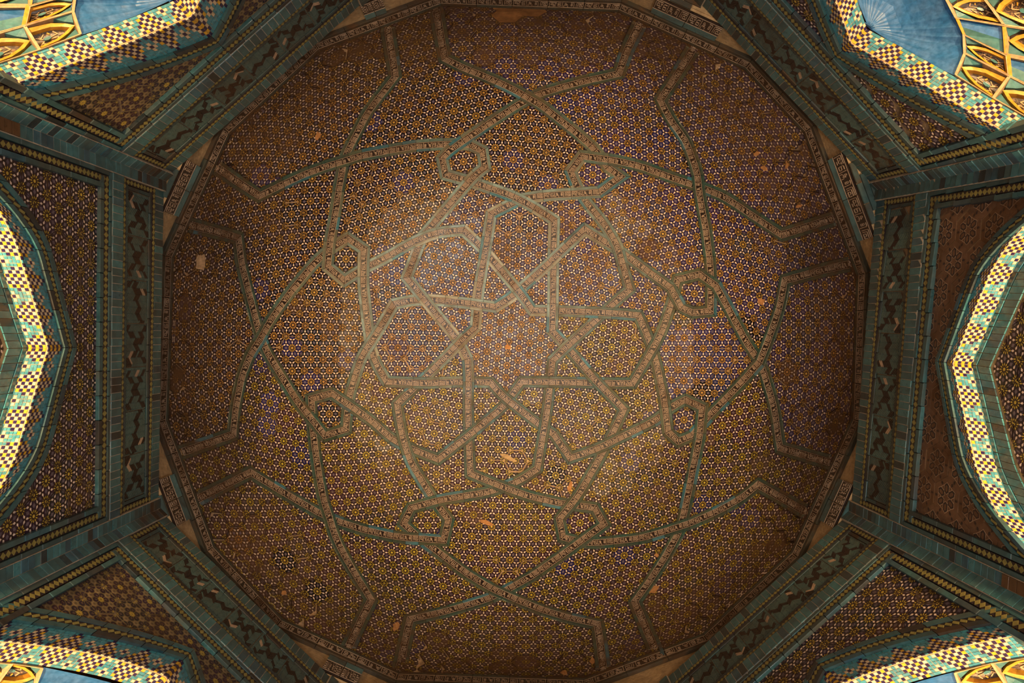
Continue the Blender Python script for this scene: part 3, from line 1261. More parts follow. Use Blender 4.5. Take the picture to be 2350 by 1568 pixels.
for (x_, y_, rx_, ry_, a_, mat_) in PATCHES:
    rng = random.Random(int(x_ * 3 + y_))
    if math.hypot(x_ - CXP, y_ - CYP) > rim_px(math.atan2(y_ - CYP, x_ - CXP)) - 6:
        continue
    mm = MB()
    top, bot = [], []
    for k_ in range(11):
        g_ = rng.uniform(.7, 1.2)
        ox, oy = rot2((rx_ * g_ * math.cos(2 * PI * k_ / 11), ry_ * g_ * math.sin(2 * PI * k_ / 11)), a_)
        p_ = dome_at(x_ + ox, y_ + oy)
        n_ = dome_n(p_)
        top.append(p_ + n_ * .0145)
        bot.append(p_ - n_ * .005)
    mm.prism(top, bot)
    mm.build('bare_patch', [M[mat_]], ceiling)

# ------------------------------------------------------------------ the octagon of walls
ZT = 6.0
WL = {'left': ((361, 1054), (370, 520)), 'upper_left': ((535, 266), (749, 75)), 'top': ((1000, -10), (1500, -10)), 'upper_right': ((1635, 31), (2023, 439)),
      'right': ((2011, 520), (1967, 1054)), 'lower_right': ((1969, 1167), (1550, 1545)), 'bottom': ((1500, 1576), (1000, 1576)), 'lower_left': ((766, 1568), (366, 1177))}
WN = list(WL)


def line_x(p, q, r, s):
    d = (p[0] - q[0]) * (r[1] - s[1]) - (p[1] - q[1]) * (r[0] - s[0])
    a = p[0] * q[1] - p[1] * q[0]
    b = r[0] * s[1] - r[1] * s[0]
    return ((a * (r[0] - s[0]) - (p[0] - q[0]) * b) / d, (a * (r[1] - s[1]) - (p[1] - q[1]) * b) / d)


TOPV, LOWV = [], []
LOWMEAS = {0: (0, 266, 4.149), 3: (2350, 371, 4.286), 4: (2350, 1371, 4.0), 7: (0, 1340, 4.149)}
for i in range(8):
    p = line_x(*WL[WN[i]], *WL[WN[(i + 1) % 8]])
    t = px(p[0], p[1], ZT)
    TOPV.append(t)
    if i in LOWMEAS:
        LOWV.append(px(*LOWMEAS[i]))
    else:
        LOWV.append(Vector((t.x, t.y, 4.0)))


def vert_at(i, z):
    a, b = TOPV[i], LOWV[i]
    z = max(z, 3.2)
    k = (ZT - z) / (ZT - b.z)
    return Vector((a.x + (b.x - a.x) * k, a.y + (b.y - a.y) * k, 0))


class Wall:
    def __init__(self, i):
        self.i, self.name = i, WN[i]
        self.a, self.b = (i - 1) % 8, i           # corners met when walking clockwise in the picture
        d = TOPV[self.b] - TOPV[self.a]
        self.half = d.length / 2
        self.U = d.normalized()
        self.N = Vector((self.U.y, -self.U.x, 0))  # outward
        if self.N.dot(TOPV[self.b] - Vector((AX, AY, 0))) < 0:
            self.N = -self.N

    def p(self, u, z, d=0.0):
        A, B = vert_at(self.a, z), vert_at(self.b, z)
        q = A + (B - A) * (0.5 + u / (2 * self.half))
        return Vector((q.x, q.y, z)) + self.N * d

    def halfat(self, z):
        return self.half


WALLS = [Wall(i) for i in range(8)]
# arch of each wall: moulding top (apex height, slope, curve) and fold between face and underside
ARCH = {'left': ((4.83, .415, 0, 1.4), (4.565, .45, 0, 1.0)), 'right': ((4.97, .42, 0, 1.4), (4.805, .47, 0, 1.0)),
        'upper_left': ((5.07, .5, .32, 0), (4.64, .55, .1, 0)), 'upper_right': ((5.11, .5, .2, 0), (4.85, .66, 0, 0)),
        'lower_left': ((4.95, .7, .28, 0), (4.58, .55, .53, 0)), 'lower_right': ((4.80, .5, .29, 0), (4.49, .5, .29, 0))}
UMAX = 1.14


def arc(par, u):
    z, b, c, k = par
    a = abs(u)
    return z - b * a - c * a * a - k * max(0, a - 0.6) ** 2


def slope(par, u):
    e = 1e-3
    a = max(abs(u), e)
    return (arc(par, a + e) - arc(par, a - e)) / (2 * e)


def below(par, u, o):
    """the curve moved o downwards at right angles"""
    return arc(par, u) - o * math.sqrt(1 + slope(par, u) ** 2)


UNITBOX = None


def unit_box():
    global UNITBOX
    if UNITBOX is None:
        m = MB()
        c = 0.025
        top = [(-.5 + c, -.5 + c, .5), (.5 - c, -.5 + c, .5), (.5 - c, .5 - c, .5), (-.5 + c, .5 - c, .5)]
        mid = [(-.5, -.5, .43), (.5, -.5, .43), (.5, .5, .43), (-.5, .5, .43)]
        bot = [(x, y, -.5) for x, y, z in mid]
        m.prism(top, mid)
        m.prism(mid, bot)
        del m.f[5], m.m[5]
        UNITBOX = m.mesh('brick', [M['brick']])
    return UNITBOX


def brick(wall, u0, u1, z0, z1, proud, root, col, dust=0.0, base=0.0, name='brick'):
    """one glazed brick on a wall face"""
    c = wall.p((u0 + u1) / 2, (z0 + z1) / 2, base)
    eu = wall.p(u1, (z0 + z1) / 2, base) - wall.p(u0, (z0 + z1) / 2, base)
    ez = wall.p((u0 + u1) / 2, z1, base) - wall.p((u0 + u1) / 2, z0, base)
    n = eu.cross(ez).normalized()
    if n.dot(wall.N) > 0:
        n = -n
    o = bpy.data.objects.new(name, unit_box())
    t = 2 * proud
    o.matrix_basis = Matrix(((eu.x, ez.x, n.x * t, c.x), (eu.y, ez.y, n.y * t, c.y), (eu.z, ez.z, n.z * t, c.z), (0, 0, 0, 1)))
    o.color = (*col, 1)
    o['dust'] = dust
    return put(o, root)


def teal(rng, k=1.0):
    w = rng.random()
    if w < 0.06:
        c = (0.010, 0.028, 0.035)
    elif w < 0.2:
        c = (0.022, 0.085, 0.115)
    else:
        c = (0.030, 0.115, 0.128)
    g = rng.uniform(0.75, 1.3) * k
    return [v * g for v in c]


def rectmesh(wall, m, u0, u1, z0, z1, h, mi, base=0.0):
    """raised rectangle on a wall"""
    q = [(u0, z0), (u1, z0), (u1, z1), (u0, z1)]
    m.prism([wall.p(u, z, base - h) for u, z in q], [wall.p(u, z, base + 0.004) for u, z in q], mi)


def diamonds(wall, root, fu, n, label_part='diamond_strip', h=0.014):
    """strip of diamonds between two edges; fu(t, v) -> (u, z) for t along, v across in 0..1"""
    m = MB()
    for i in range(n):
        t0, t1 = i / n, (i + 1) / n
        q = [fu(t0, 0), fu(t1, 0), fu(t1, 1), fu(t0, 1)]
        m.prism([wall.p(u, z, -h) for u, z in q], [wall.p(u, z, 0.004) for u, z in q], 0)
        tm = (t0 + t1) / 2
        q = [fu(t0 + .04 / n, .5), fu(tm, 0.06), fu(t1 - .04 / n, .5), fu(tm, 0.94)]
        m.prism([wall.p(u, z, -h - 0.003) for u, z in q], [wall.p(u, z, -h) for u, z in q], 1)
    return m.build(label_part, [M['dark'], M['diamond']], root, 'stuff')


# herringbone module, built once per design
def herring(dark_fn, cross):
    m = MB()
    W, Hh = 1.0, 1.0          # unit square; scaled on the wall
    n = 4
    w = 1.0 / 19.0
    win = [(-.49, -.49), (.49, -.49), (.49, .49), (-.49, .49)]
    m.prism([(x * 1.0, y * 1.0, 0) for x, y in win], [(x, y, -0.01) for x, y in win], 2)
    rngp = range(-26, 27)
    rects = []
    for q in rngp:
        for k in range(-5, 6):
            p0 = q + 2 * n * k
            rects.append((p0, q, p0 + n, q + 1, 0))
    for p in rngp:
        for k in range(-5, 6):
            q0 = p - 2 * n + 1 + 2 * n * k
            rects.append((p, q0, p + 1, q0 + n, 1))
    g = 0.13
    for (a, b, c, d, o) in rects:
        q = [((a + g) * w, (b + g) * w), ((c - g) * w, (b + g) * w), ((c - g) * w, (d - g) * w), ((a + g) * w, (d - g) * w)]
        q = [rot2(p, PI / 4) for p in q]
        cx, cy = sum(p[0] for p in q) / 4, sum(p[1] for p in q) / 4
        if abs(cx) > 0.6 or abs(cy) > 0.6:
            continue
        q = clip_convex(q, win)
        if len(q) < 3 or abs(area2(q)) < 1e-4:
            continue
        if math.hypot(cx - cross[0], cy - cross[1]) < 0.095:
            mi = 3
        else:
            mi = 0 if dark_fn(cx, cy, o) else 1
        m.prism([(x, y, 0.006) for x, y in q], [(x, y, 0) for x, y in q], mi)
    return m.mesh('herringbone_tile', [M['herr_dark'], M['herr_teal'], M['herr_joint'], M['herr_cream']])


HERR = [herring(lambda x, y, o: abs(abs(x) - 0.75 * abs(y) - 0.06) < 0.085 or (o == 1 and abs(x + y - .1) < .12), (0.27, -0.27)),
        herring(lambda x, y, o: abs(y - 0.55 * math.copysign(abs(x) - .16, x)) < 0.11 or abs(x + .28 - y * .2) < .06, (-0.25, 0.27)),
        herring(lambda x, y, o: (abs(x - y) < 0.10 or abs(x + y + .05) < 0.09) and abs(x) < .42, (0.3, 0.05))]

SIDEW = {'left': 'left', 'right': 'right', 'upper_left': 'upper left', 'upper_right': 'upper right', 'lower_left': 'lower left', 'lower_right': 'lower right'}
C1 = (5.865, 5.995)     # top course
C2 = (5.235, 5.375)     # lower course
RIB = 0.105


def wall_shell(w, arch):
    m = MB()
    N = 56
    us = [-w.half + 2 * w.half * i / N for i in range(N + 1)]
    if arch:
        us = sorted(us + [-UMAX, UMAX, 0.0, -UMAX - 1e-4, UMAX + 1e-4])
    for a, b in zip(us, us[1:]):
        mid = (a + b) / 2
        if arch and abs(mid) < UMAX:
            za, zb = arc(arch[1], a), arc(arch[1], b)
        else:
            za = zb = -1.6
        steps = 4
        for s in range(steps):
            q = [(a, za + (ZT - za) * s / steps), (b, zb + (ZT - zb) * s / steps), (b, zb + (ZT - zb) * (s + 1) / steps), (a, za + (ZT - za) * (s + 1) / steps)]
            m.poly([w.p(u, z) for u, z in q])
    return m


for w in WALLS:
    rng = random.Random(w.i + 50)
    arch = ARCH.get(w.name)
    m = wall_shell(w, arch)
    deep = 0.95 if w.name not in ('left', 'right') else 0.15
    if arch:
        # reveal: underside backing, jambs and back of the recess
        zj = arc(arch[1], UMAX)
        N = 30
        us = [-UMAX + 2 * UMAX * i / N for i in range(N + 1)]
        for a, b in zip(us, us[1:]):
            m.poly([w.p(a, arc(arch[1], a) + .012, 0.0), w.p(b, arc(arch[1], b) + .012, 0.0), w.p(b, arc(arch[1], b) + .012, .142), w.p(a, arc(arch[1], a) + .012, .142)])
            up = .012 if deep < .2 else .45
            m.poly([w.p(a, -1.6, deep), w.p(b, -1.6, deep), w.p(b, arc(arch[1], b) + up, deep), w.p(a, arc(arch[1], a) + up, deep)])
            if deep > .2:
                m.poly([w.p(a, arc(arch[1], a) + up, .15), w.p(b, arc(arch[1], b) + up, .15), w.p(b, arc(arch[1], b) + up, deep), w.p(a, arc(arch[1], a) + up, deep)])
                m.poly([w.p(a, arc(arch[1], a) + .012, .15), w.p(b, arc(arch[1], b) + .012, .15), w.p(b, arc(arch[1], b) + up, .15), w.p(a, arc(arch[1], a) + up, .15)])
        for sg in (-1, 1):
            m.poly([w.p(sg * UMAX, -1.6, 0), w.p(sg * UMAX, -1.6, deep), w.p(sg * UMAX, zj + .012, deep), w.p(sg * UMAX, zj + .012, 0)])
    m.build('wall_' + w.name, [M['wall']], None, 'structure')
    if not arch:
        continue
    side = SIDEW[w.name]
    par, fold = arch
    half = w.half
    inner = half - RIB

    # --- brick courses
    c1 = thing('brick_course', 'upper course of upright turquoise bricks edging the %s wall under the dome' % side, 'brick course', w.p(0, C1[0]), 'upper turquoise brick courses')
    n = int(2 * inner / 0.058)

    def bed(root_, ua, ub, za, zb, h):
        m_ = MB()
        NB = 10
        for k_ in range(NB):
            u0_, u1_ = ua + (ub - ua) * k_ / NB, ua + (ub - ua) * (k_ + 1) / NB
            rectmesh(w, m_, u0_, u1_, za, zb, h, 0)
        m_.build('mortar_bed', [M['joint']], root_)
    bed(c1, -inner, inner, C1[0], C1[1], .0165)
    for k in range(n):
        u0 = -inner + 2 * inner * k / n
        brick(w, u0 + .002, u0 + 2 * inner / n - .002, C1[0], C1[1], 0.020 + rng.uniform(-.002, .002), c1, teal(rng, 0.85), rng.uniform(0, .35))
    c2 = thing('brick_course', 'lower course of upright turquoise bricks below the herringbone band, %s wall' % side, 'brick course', w.p(0, C2[0]), 'lower turquoise brick courses')
    bed(c2, -inner, inner, C2[0], C2[1], .031)
    for k in range(n):
        u0 = -inner + 2 * inner * k / n
        brick(w, u0 + .002, u0 + 2 * inner / n - .002, C2[0], C2[1], 0.035 + rng.uniform(-.002, .002), c2, teal(rng), rng.uniform(0, .25))
    # plain strips next to the lower course and the diamond strip below it
    fin = inner - 0.105
    for (za, zb, uu) in ((5.197, 5.230, inner - .0), (5.088, 5.128, fin + .062)):
        k = 14
        for i in range(k):
            a = -uu + 2 * uu * i / k
            brick(w, a + .002, a + 2 * uu / k - .002, za, zb, 0.032, c2, teal(rng, .8), rng.uniform(0, .4), name='strip_tile')
    diamonds(w, c2, lambda t, v: (-(fin + .03) + 2 * (fin + .03) * t, 5.131 + .064 * v), 52, h=0.026)

    # --- herringbone band
    hb = thing('herringbone_band', 'band of fine herringbone brickwork with dark zigzags on the %s wall' % side, 'frieze', w.p(0, 5.6), 'herringbone bands')
    hz0, hz1 = 5.475, 5.775
    hu = inner - 0.085
    nm = max(6, round(2 * hu / 0.36))
    for k in range(nm):
        ua, ub = -hu + 2 * hu * k / nm, -hu + 2 * hu * (k + 1) / nm
        c = w.p((ua + ub) / 2, (hz0 + hz1) / 2, -0.004)
        eu = w.p(ub, (hz0 + hz1) / 2) - w.p(ua, (hz0 + hz1) / 2)
        ez = w.p((ua + ub) / 2, hz1) - w.p((ua + ub) / 2, hz0)
        nn = eu.cross(ez).normalized()
        if nn.dot(w.N) > 0:
            nn = -nn
        o = bpy.data.objects.new('herringbone_tile', HERR[(k + w.i) % 3])
        fl = -1 if (k // 3) % 2 else 1
        o.matrix_basis = Matrix(((eu.x * fl, ez.x, nn.x, c.x), (eu.y * fl, ez.y, nn.y, c.y), (eu.z * fl, ez.z, nn.z, c.z), (0, 0, 0, 1)))
        o['dust'] = rng.choice([0, 0.05, 0.1, 0.2, 0.3])
        o['kind'] = 'stuff'
        put(o, hb)
    nd = 60
    diamonds(w, hb, lambda t, v: (-inner + 2 * inner * t, 5.815 + .044 * v), nd, h=0.02)
    diamonds(w, hb, lambda t, v: (-inner + 2 * inner * t, 5.384 + .044 * v), nd, h=0.02)
    for sg in (-1, 1):
        diamonds(w, hb, lambda t, v, sg=sg: (sg * (inner - .048 + .044 * v), 5.43 + .38 * t), 8, h=0.02)
    for (ua, ub, za, zb) in ((-inner, inner, 5.780, 5.812), (-inner, inner, 5.432, 5.466), (-hu - .03, -hu - .004, 5.466, 5.78), (hu + .004, hu + .03, 5.466, 5.78)):
        k = 12 if ub - ua > 1 else 2
        for i in range(k):
            if ub - ua > 1:
                a = ua + (ub - ua) * i / k
                brick(w, a + .002, a + (ub - ua) / k - .002, za, zb, .016, hb, teal(rng, .55), rng.uniform(.1, .5), name='strip_tile')
            else:
                a = za + (zb - za) * i / k
                brick(w, ua, ub, a + .002, a + (zb - za) / k - .002, .016, hb, teal(rng, .55), rng.uniform(.1, .5), name='strip_tile')

    # --- spandrel mosaics left and right of the arch
    style = {'upper_left': 'lobed', 'lower_left': 'lobed', 'right': 'lattice'}.get(w.name, 'rosette')
    what = {'lobed': 'dark six-lobed flower tiles on olive', 'lattice': 'brown latticed tiles with cream outlines', 'rosette': 'dark rosette tiles with yellow centres'}[style]
    a_t = 0.135 if style != 'lattice' else 0.15
    for sg in (-1, 1):
        # which way this half lies in the picture
        q = to_px(w.p(sg * 0.9, 4.9))
        q0 = to_px(w.p(-sg * 0.9, 4.9))
        if abs(q[0] - q0[0]) > abs(q[1] - q0[1]):
            where = 'right' if q[0] > q0[0] else 'left'
        else:
            where = 'lower' if q[1] > q0[1] else 'upper'
        sp = thing('spandrel_mosaic', '%s, %s spandrel of the %s wall arch' % (what, where, side), 'mosaic panel', w.p(sg * .8, 4.9), 'spandrel mosaics beside the arches')
        reg = [(0.0, 5.10), (fin + 0.03, 5.10), (fin + 0.03, 3.3)]
        for i in range(0, 13):
            u = UMAX * (12 - i) / 12
            reg.append((u, below(par, u, 0.02)))
        reg = ccw([(sg * u, z) for u, z in reg])
        for i in range(-2, 9):
            for j in range(-2, 14):
                lu, lz = sg * (1.5 * a_t * i + 0.06), 5.02 - (3 ** .5 * a_t * j) + (3 ** .5 / 2 * a_t if i % 2 else 0)
                if lz < 3.2:
                    continue
                p = w.p(lu, lz, -0.004)
                ax, ay = w.U, Vector((0, 0, 1))
                nn = -w.N
                rl = ccw([((u - lu) / a_t, (z - lz) / a_t) for u, z in reg])
                if max(q[0] for q in rl) < -1 or min(q[0] for q in rl) > 1 or max(q[1] for q in rl) < -1 or min(q[1] for q in rl) > 1:
                    continue
                ins = inside(0, 0, rl)
                md = 9
                for k in range(len(rl)):
                    x1, y1 = rl[k - 1]
                    x2, y2 = rl[k]
                    dx, dy = x2 - x1, y2 - y1
                    L2 = dx * dx + dy * dy
                    t = 0 if L2 == 0 else max(0, min(1, -(x1 * dx + y1 * dy) / L2))
                    md = min(md, math.hypot(x1 + dx * t, y1 + dy * t))
                if md >= 1 and not ins:
                    continue
                col = [c * rng.uniform(.6, 1.3) for c in (0.022, 0.013, 0.026)]
                hex_tile(p, ax, ay, nn, a_t, None if (ins and md >= 1) else rl, style, sp, col, 0.7, rng.choice([0.02, 0.05, .15, .3]), rng.choice([1, 1, .97, .95]))

    # --- arch moulding: two glazed strips with diamonds between
    MW = 0.118 if w.name != 'right' else 0.095
    am = thing('arch_moulding', 'double turquoise strip moulding with diamonds round the %s arch' % side, 'moulding', w.p(0, par[0]), 'arch mouldings')
    for (o0, o1) in ((0.0, 0.3), (0.7, 1.0)):
        k = 9
        for sg in (-1, 1):
            for i in range(k):
                ua, ub = UMAX * i / k, UMAX * (i + 1) / k
                mm = MB()
                for j in range(2):
                    a = ua + (ub - ua) * j / 2 + (.002 if j == 0 else 0)
                    b = ua + (ub - ua) * (j + 1) / 2 - (.002 if j == 1 else 0)
                    q = [(sg * a, below(par, a, o0 * MW)), (sg * b, below(par, b, o0 * MW)), (sg * b, below(par, b, o1 * MW)), (sg * a, below(par, a, o1 * MW))]
                    mm.prism([w.p(u, z, -.030) for u, z in q], [w.p(u, z, .004) for u, z in q])
                o = mm.build('strip_tile', [M['brick']], am)
                o.color = (*teal(rng, .8), 1)
                o['dust'] = rng.uniform(0, .35)
    for sg in (-1, 1):
        diamonds(w, am, lambda t, v, sg=sg: (sg * UMAX * t, below(par, UMAX * t, MW * (.32 + .36 * v))), 34, h=0.024)

    # --- chequered arch band: face above the fold, underside behind it
    SD = 0.14
    ab = thing('arch_band', 'arch of turquoise bricks with yellow and violet chequered lozenges, %s wall' % side, 'arch', w.p(0, fold[0]), 'chequered arch bands')
    S = [0.0]
    NU = 400
    for i in range(NU):
        u0, u1 = UMAX * i / NU, UMAX * (i + 1) / NU
        S.append(S[-1] + math.hypot(u1 - u0, arc(fold, u1) - arc(fold, u0)))

    def u_of(s):
        lo, hi = 0, NU
        while hi - lo > 1:
            mm_ = (lo + hi) // 2
            if S[mm_] <= s:
                lo = mm_
            else:
                hi = mm_
        return UMAX * (lo + min(1, (s - S[lo]) / (S[hi] - S[lo]))) / NU
    CE = 0.0235
    nc = int(S[-1] / CE)
    nf = 7                 # rows on the face
    ns = int(SD / CE + .5)

    def facept(u, v):      # v 0 at the fold .. 1 at the moulding
        za, zb = arc(fold, u), below(par, u, MW)
        return za + (max(zb, za + .01) - za) * v
    PER = 10
    bins = {}
    for sg in (-1, 1):
        for c in range(nc):
            sidx = c + (5 if sg > 0 else 4)
            mot = (c + 5) // PER
            cc = (c + 5) % PER - 5
            for r in range(-nf, ns):
                rowd = (-r - 1) if r < 0 else r
                lim = 4.6 - rowd * (0.72 if r < 0 else 0.62)
                if abs(cc) <= lim:
                    kind = 'dark' if (c + r) % 2 else ('yellow' if ((c + r) // 2 + r) % 3 == 0 else 'cream')
                elif abs(abs(cc) - 5) + abs(rowd - 3) < 1.5 and r < 0:
                    kind = 'cream' if (abs(cc) != 5 or rowd != 3) else 'dark'
                elif abs(abs(cc) - 5) + abs(rowd - 4) < 1.5 and r >= 0:
                    kind = 'cream' if (abs(cc) != 5 or rowd != 4) else 'dark'
                else:
                    kind = 'teal'
                bins.setdefault((sg, mot, 'bricks' if kind == 'teal' else 'lozenge'), []).append((c, r, kind))
    for (sg, mot, what), cells in bins.items():
        mm = MB()
        mats = [M['chk_dark'], M['chk_yellow'], M['chk_cream'], M['chk_teal']]
        mi_ = {'dark': 0, 'yellow': 1, 'cream': 2, 'teal': 3}
        skip = set()
        cs = set((c, r) for c, r, k in cells)
        for c, r, kind in sorted(cells):
            if (c, r) in skip:
                continue
            c1_ = c + 1
            if kind == 'teal':
                while (c1_, r) in cs and c1_ - c < 3 and (c1_ + 2 * r) % 3:
                    skip.add((c1_, r))
                    c1_ += 1
            g = 0.07
            ua, ub = sg * u_of((c + g) * CE), sg * u_of((c1_ - g) * CE)
            lift = 0.004 + rng.uniform(-.0012, .0012)
            if r < 0:
                va, vb = (-r - 1 + g) / nf, (-r - g) / nf
                top = [w.p(ua, facept(ua, va), -lift - .008), w.p(ub, facept(ub, va), -lift - .008), w.p(ub, facept(ub, vb), -lift - .008), w.p(ua, facept(ua, vb), -lift - .008)]
                bot = [q + w.N * .008 for q in top]
            else:
                da, db = (r + g) * SD / ns, (r + 1 - g) * SD / ns
                dz = Vector((0, 0, -lift))
                top = [w.p(ua, arc(fold, ua), da) + dz, w.p(ub, arc(fold, ub), da) + dz, w.p(ub, arc(fold, ub), db) + dz, w.p(ua, arc(fold, ua), db) + dz]
                bot = [q + Vector((0, 0, .008)) for q in top]
            mm.prism(top, bot, mi_[kind])
        mm.build('chequered_lozenge' if what == 'lozenge' else 'turquoise_brickwork', mats, ab, 'stuff')
    # mortar bed of the face and the underside
    mm = MB()
    N = 40
    for i in range(N):
        a, b = -UMAX + 2 * UMAX * i / N, -UMAX + 2 * UMAX * (i + 1) / N
        mm.poly([w.p(a, arc(fold, a), -.006), w.p(b, arc(fold, b), -.006), w.p(b, facept(b, 1), -.006), w.p(a, facept(a, 1), -.006)])
        mm.poly([w.p(a, arc(fold, a), -.006), w.p(b, arc(fold, b), -.006), w.p(b, arc(fold, b) + .001, SD), w.p(a, arc(fold, a) + .001, SD)])
    mm.build('mortar_bed', [M['plaster']], ab)

    if w.name in ('left', 'right'):
        # blind panel behind: turquoise strip, bricks on end, plaster line, mosaic
        bp_ = thing('blind_arch_panel', 'recessed %s arch panel with a turquoise brick rim round rosette mosaic' % side, 'wall panel', w.p(0, 4.2, SD))
        for sg in (-1, 1):
            k = 12
            for i in range(k):
                ua, ub = UMAX * i / k, UMAX * (i + 1) / k
                q = [(sg * (ua + .003), below(fold, ua + .003, .004)), (sg * (ub - .003), below(fold, ub - .003, .004)),
                     (sg * (ub - .003), below(fold, ub - .003, .042)), (sg * (ua + .003), below(fold, ua + .003, .042))]
                mm = MB()
                mm.prism([w.p(u, z, SD - .018) for u, z in q], [w.p(u, z, SD + .004) for u, z in q])
                o = mm.build('strip_tile', [M['brick']], bp_)
                o.color = (*[v * 1.6 for v in teal(rng)], 1)
            k = 24
            for i in range(k):
                ua, ub = UMAX * i / k, UMAX * (i + 1) / k
                q = [(sg * (ua + .002), below(fold, ua + .002, .05)), (sg * (ub - .002), below(fold, ub - .002, .05)),
                     (sg * (ub - .002), below(fold, ub - .002, .155)), (sg * (ua + .002), below(fold, ua + .002, .155))]
                mm = MB()
                mm.prism([w.p(u, z, SD - .014) for u, z in q], [w.p(u, z, SD + .004) for u, z in q])
                o = mm.build('brick', [M['brick']], bp_)
                o.color = (*[v * 1.2 for v in teal(rng)], 1)
        mm = MB()
        N = 30
        for i in range(N):
            a, b = -UMAX + 2 * UMAX * i / N, -UMAX + 2 * UMAX * (i + 1) / N
            q = [(a, below(fold, a, 0)), (b, below(fold, b, 0)), (b, below(fold, b, .185)), (a, below(fold, a, .185))]
            mm.poly([w.p(u, z, SD - .004) for u, z in q])
        mm.build('mortar_bed', [M['plaster']], bp_)
        for sg in (-1, 1):
            reg = [(0.0, 3.2), (UMAX, 3.2)] + [(UMAX * (12 - i) / 12, below(fold, UMAX * (12 - i) / 12, .18)) for i in range(13)]
            reg = ccw([(sg * u, z) for u, z in reg])
            for i in range(0, 9):
                for j in range(-1, 8):
                    lu, lz = sg * 1.5 * .14 * i, 4.5 - 3 ** .5 * .14 * j + (3 ** .5 * .07 if i % 2 else 0)
                    rl = ccw([((u - lu) / .14, (z - lz) / .14) for u, z in reg])
                    if lz < 3.4:
                        continue
                    col = [c * rng.uniform(.6, 1.3) for c in (0.022, 0.013, 0.026)]
                    hex_tile(w.p(lu, lz, SD - .006), w.U, Vector((0, 0, 1)), -w.N, .14, rl, 'rosette', bp_, col, .8, .05, .97)
    else:
        # --- squinch: fluted blue shell springing from the arch apex
        zf = fold[0]
        apex = w.p(0, zf - 0.01, SD + .01)
        sh = thing('fluted_shell', 'blue fluted fan shell filling the head of the %s squinch' % side, 'squinch', apex, 'blue squinch shells')
        UE = 0.55

        def bound(ph):
            """edge of the shell for an angle ph (-1..1 across)"""
            a = abs(ph)
            sgn = 1 if ph >= 0 else -1
            if a > 0.72:
                k = (a - .72) / .28
                uu, dd = .47 + (UE - .47) * k, .335 + (SD + .005 - .335) * k
            elif a > .4:
                k = (a - .4) / .32
                uu, dd = .30 + .17 * k, .39 - .055 * k
            else:
                k = a / .4
                uu, dd = .30 * k, .46 - .07 * k
            ze = arc(fold, UE) - 0.005 + 0.0 * a
            return sgn * uu, ze, dd
        NF = 16
        for f_ in range(NF):
            mm = MB()
            rows = []
            K = 4
            J = 7
            for j in range(J + 1):
                s = j / J
                row = []
                for k in range(K + 1):
                    ph = -1 + 2 * (f_ + k / K) / NF
                    uu, ze, dd = bound(ph)
                    q = w.p(uu, ze, dd)
                    c = apex.lerp(q, max(s, .01))
                    # vaulted profile plus the hollow of the flute
                    lift = 0.085 * math.sin(PI * s) * (1 - 0.75 * abs(ph) ** 3)
                    flute = 0.016 * math.sin(PI * k / K) * s
                    c = c + Vector((0, 0, lift + flute)) + w.N * (0.05 * math.sin(PI * s) * (1 - abs(ph)))
                    row.append(c)
                rows.append(row)
            for j in range(J):
                for k in range(K):
                    mm.poly([rows[j][k], rows[j][k + 1], rows[j + 1][k + 1], rows[j + 1][k]])
            mm.build('flute', [M['shell']], sh)
        # boss of rays at the focus
        mm = MB()
        for k in range(9):
            a = PI * k / 8
            q = apex + w.U * (.045 * math.cos(a)) + w.N * (.03 * math.sin(a) + .002) + Vector((0, 0, -.012))
            r2 = apex + w.U * (.045 * math.cos(a + .2)) + w.N * (.03 * math.sin(a + .2) + .002) + Vector((0, 0, -.012))
            mm.prism([apex + Vector((0, 0, -.02)), q, r2], [apex + Vector((0, 0, .0)), q + Vector((0, 0, .015)), r2 + Vector((0, 0, .015))])
        mm.build('ray_boss', [M['shell']], sh)
        # --- stalactite cells below the shell
        mq = thing('muqarnas', 'gilded stalactite cells with turquoise kites below the shell of the %s squinch' % side, 'squinch', w.p(0, 4.0, .5), 'gilded squinch cells')
        z0 = arc(fold, UE) - .01
        T0 = [bound(p) for p in (1.0, .72, .4, 0.0)]
        def uat(z):
            u = UE
            while arc(fold, u) > z and u < UMAX - .005:
                u += .01
            return u
        TIERS = 4
        SEGS = 5
        rowsT = []
        for t_ in range(TIERS + 1):
            z_ = z0 - (0, .13, .30, .48, .66)[t_]
            ue = uat(z_)
            if t_ == 0:
                rowsT.append([bound(1 - k / SEGS) for k in range(SEGS + 1)])
            else:
                dd_ = .46 + .085 * t_
                pts_ = []
                for k in range(SEGS + 1):
                    a_ = PI / 2 * k / SEGS
                    # a four-centred plan, alternately set forward and back from tier to tier
                    uu = ue * math.cos(a_) ** .8 if k < SEGS else 0.0
                    de = SD + (dd_ - SD) * math.sin(a_) ** .8
                    zz_ = z_ + (.035 if (k + t_) % 2 else -.01) * (1 if 0 < k else 0)
                    pts_.append((uu, zz_, de))
                rowsT.append(pts_)

        def cell(quad, flip, curve):
            """one niche of the stalactite vault on four corner points (top a-b, bottom d-c)"""
            a, b, c, d = quad
            nn = (b - a).cross(d - a).normalized()
            ctr = (a + b + c + d) / 4
            inward = (Vector((AX, AY, 3.0)) - ctr).normalized()
            if nn.dot(inward) < 0:
                nn = -nn

            def Q(x, y, h):
                return a.lerp(b, x).lerp(d.lerp(c, x), y) + nn * (h - curve * 4 * x * (1 - x) * (0.4 + .6 * y))
            mm = MB()
            # hollow ground of umber
            G = 6
            for i in range(G):
                for j in range(G):
                    mm.poly([Q(i / G, j / G, -.03), Q((i + 1) / G, j / G, -.03), Q((i + 1) / G, (j + 1) / G, -.03), Q(i / G, (j + 1) / G, -.03)], 0)
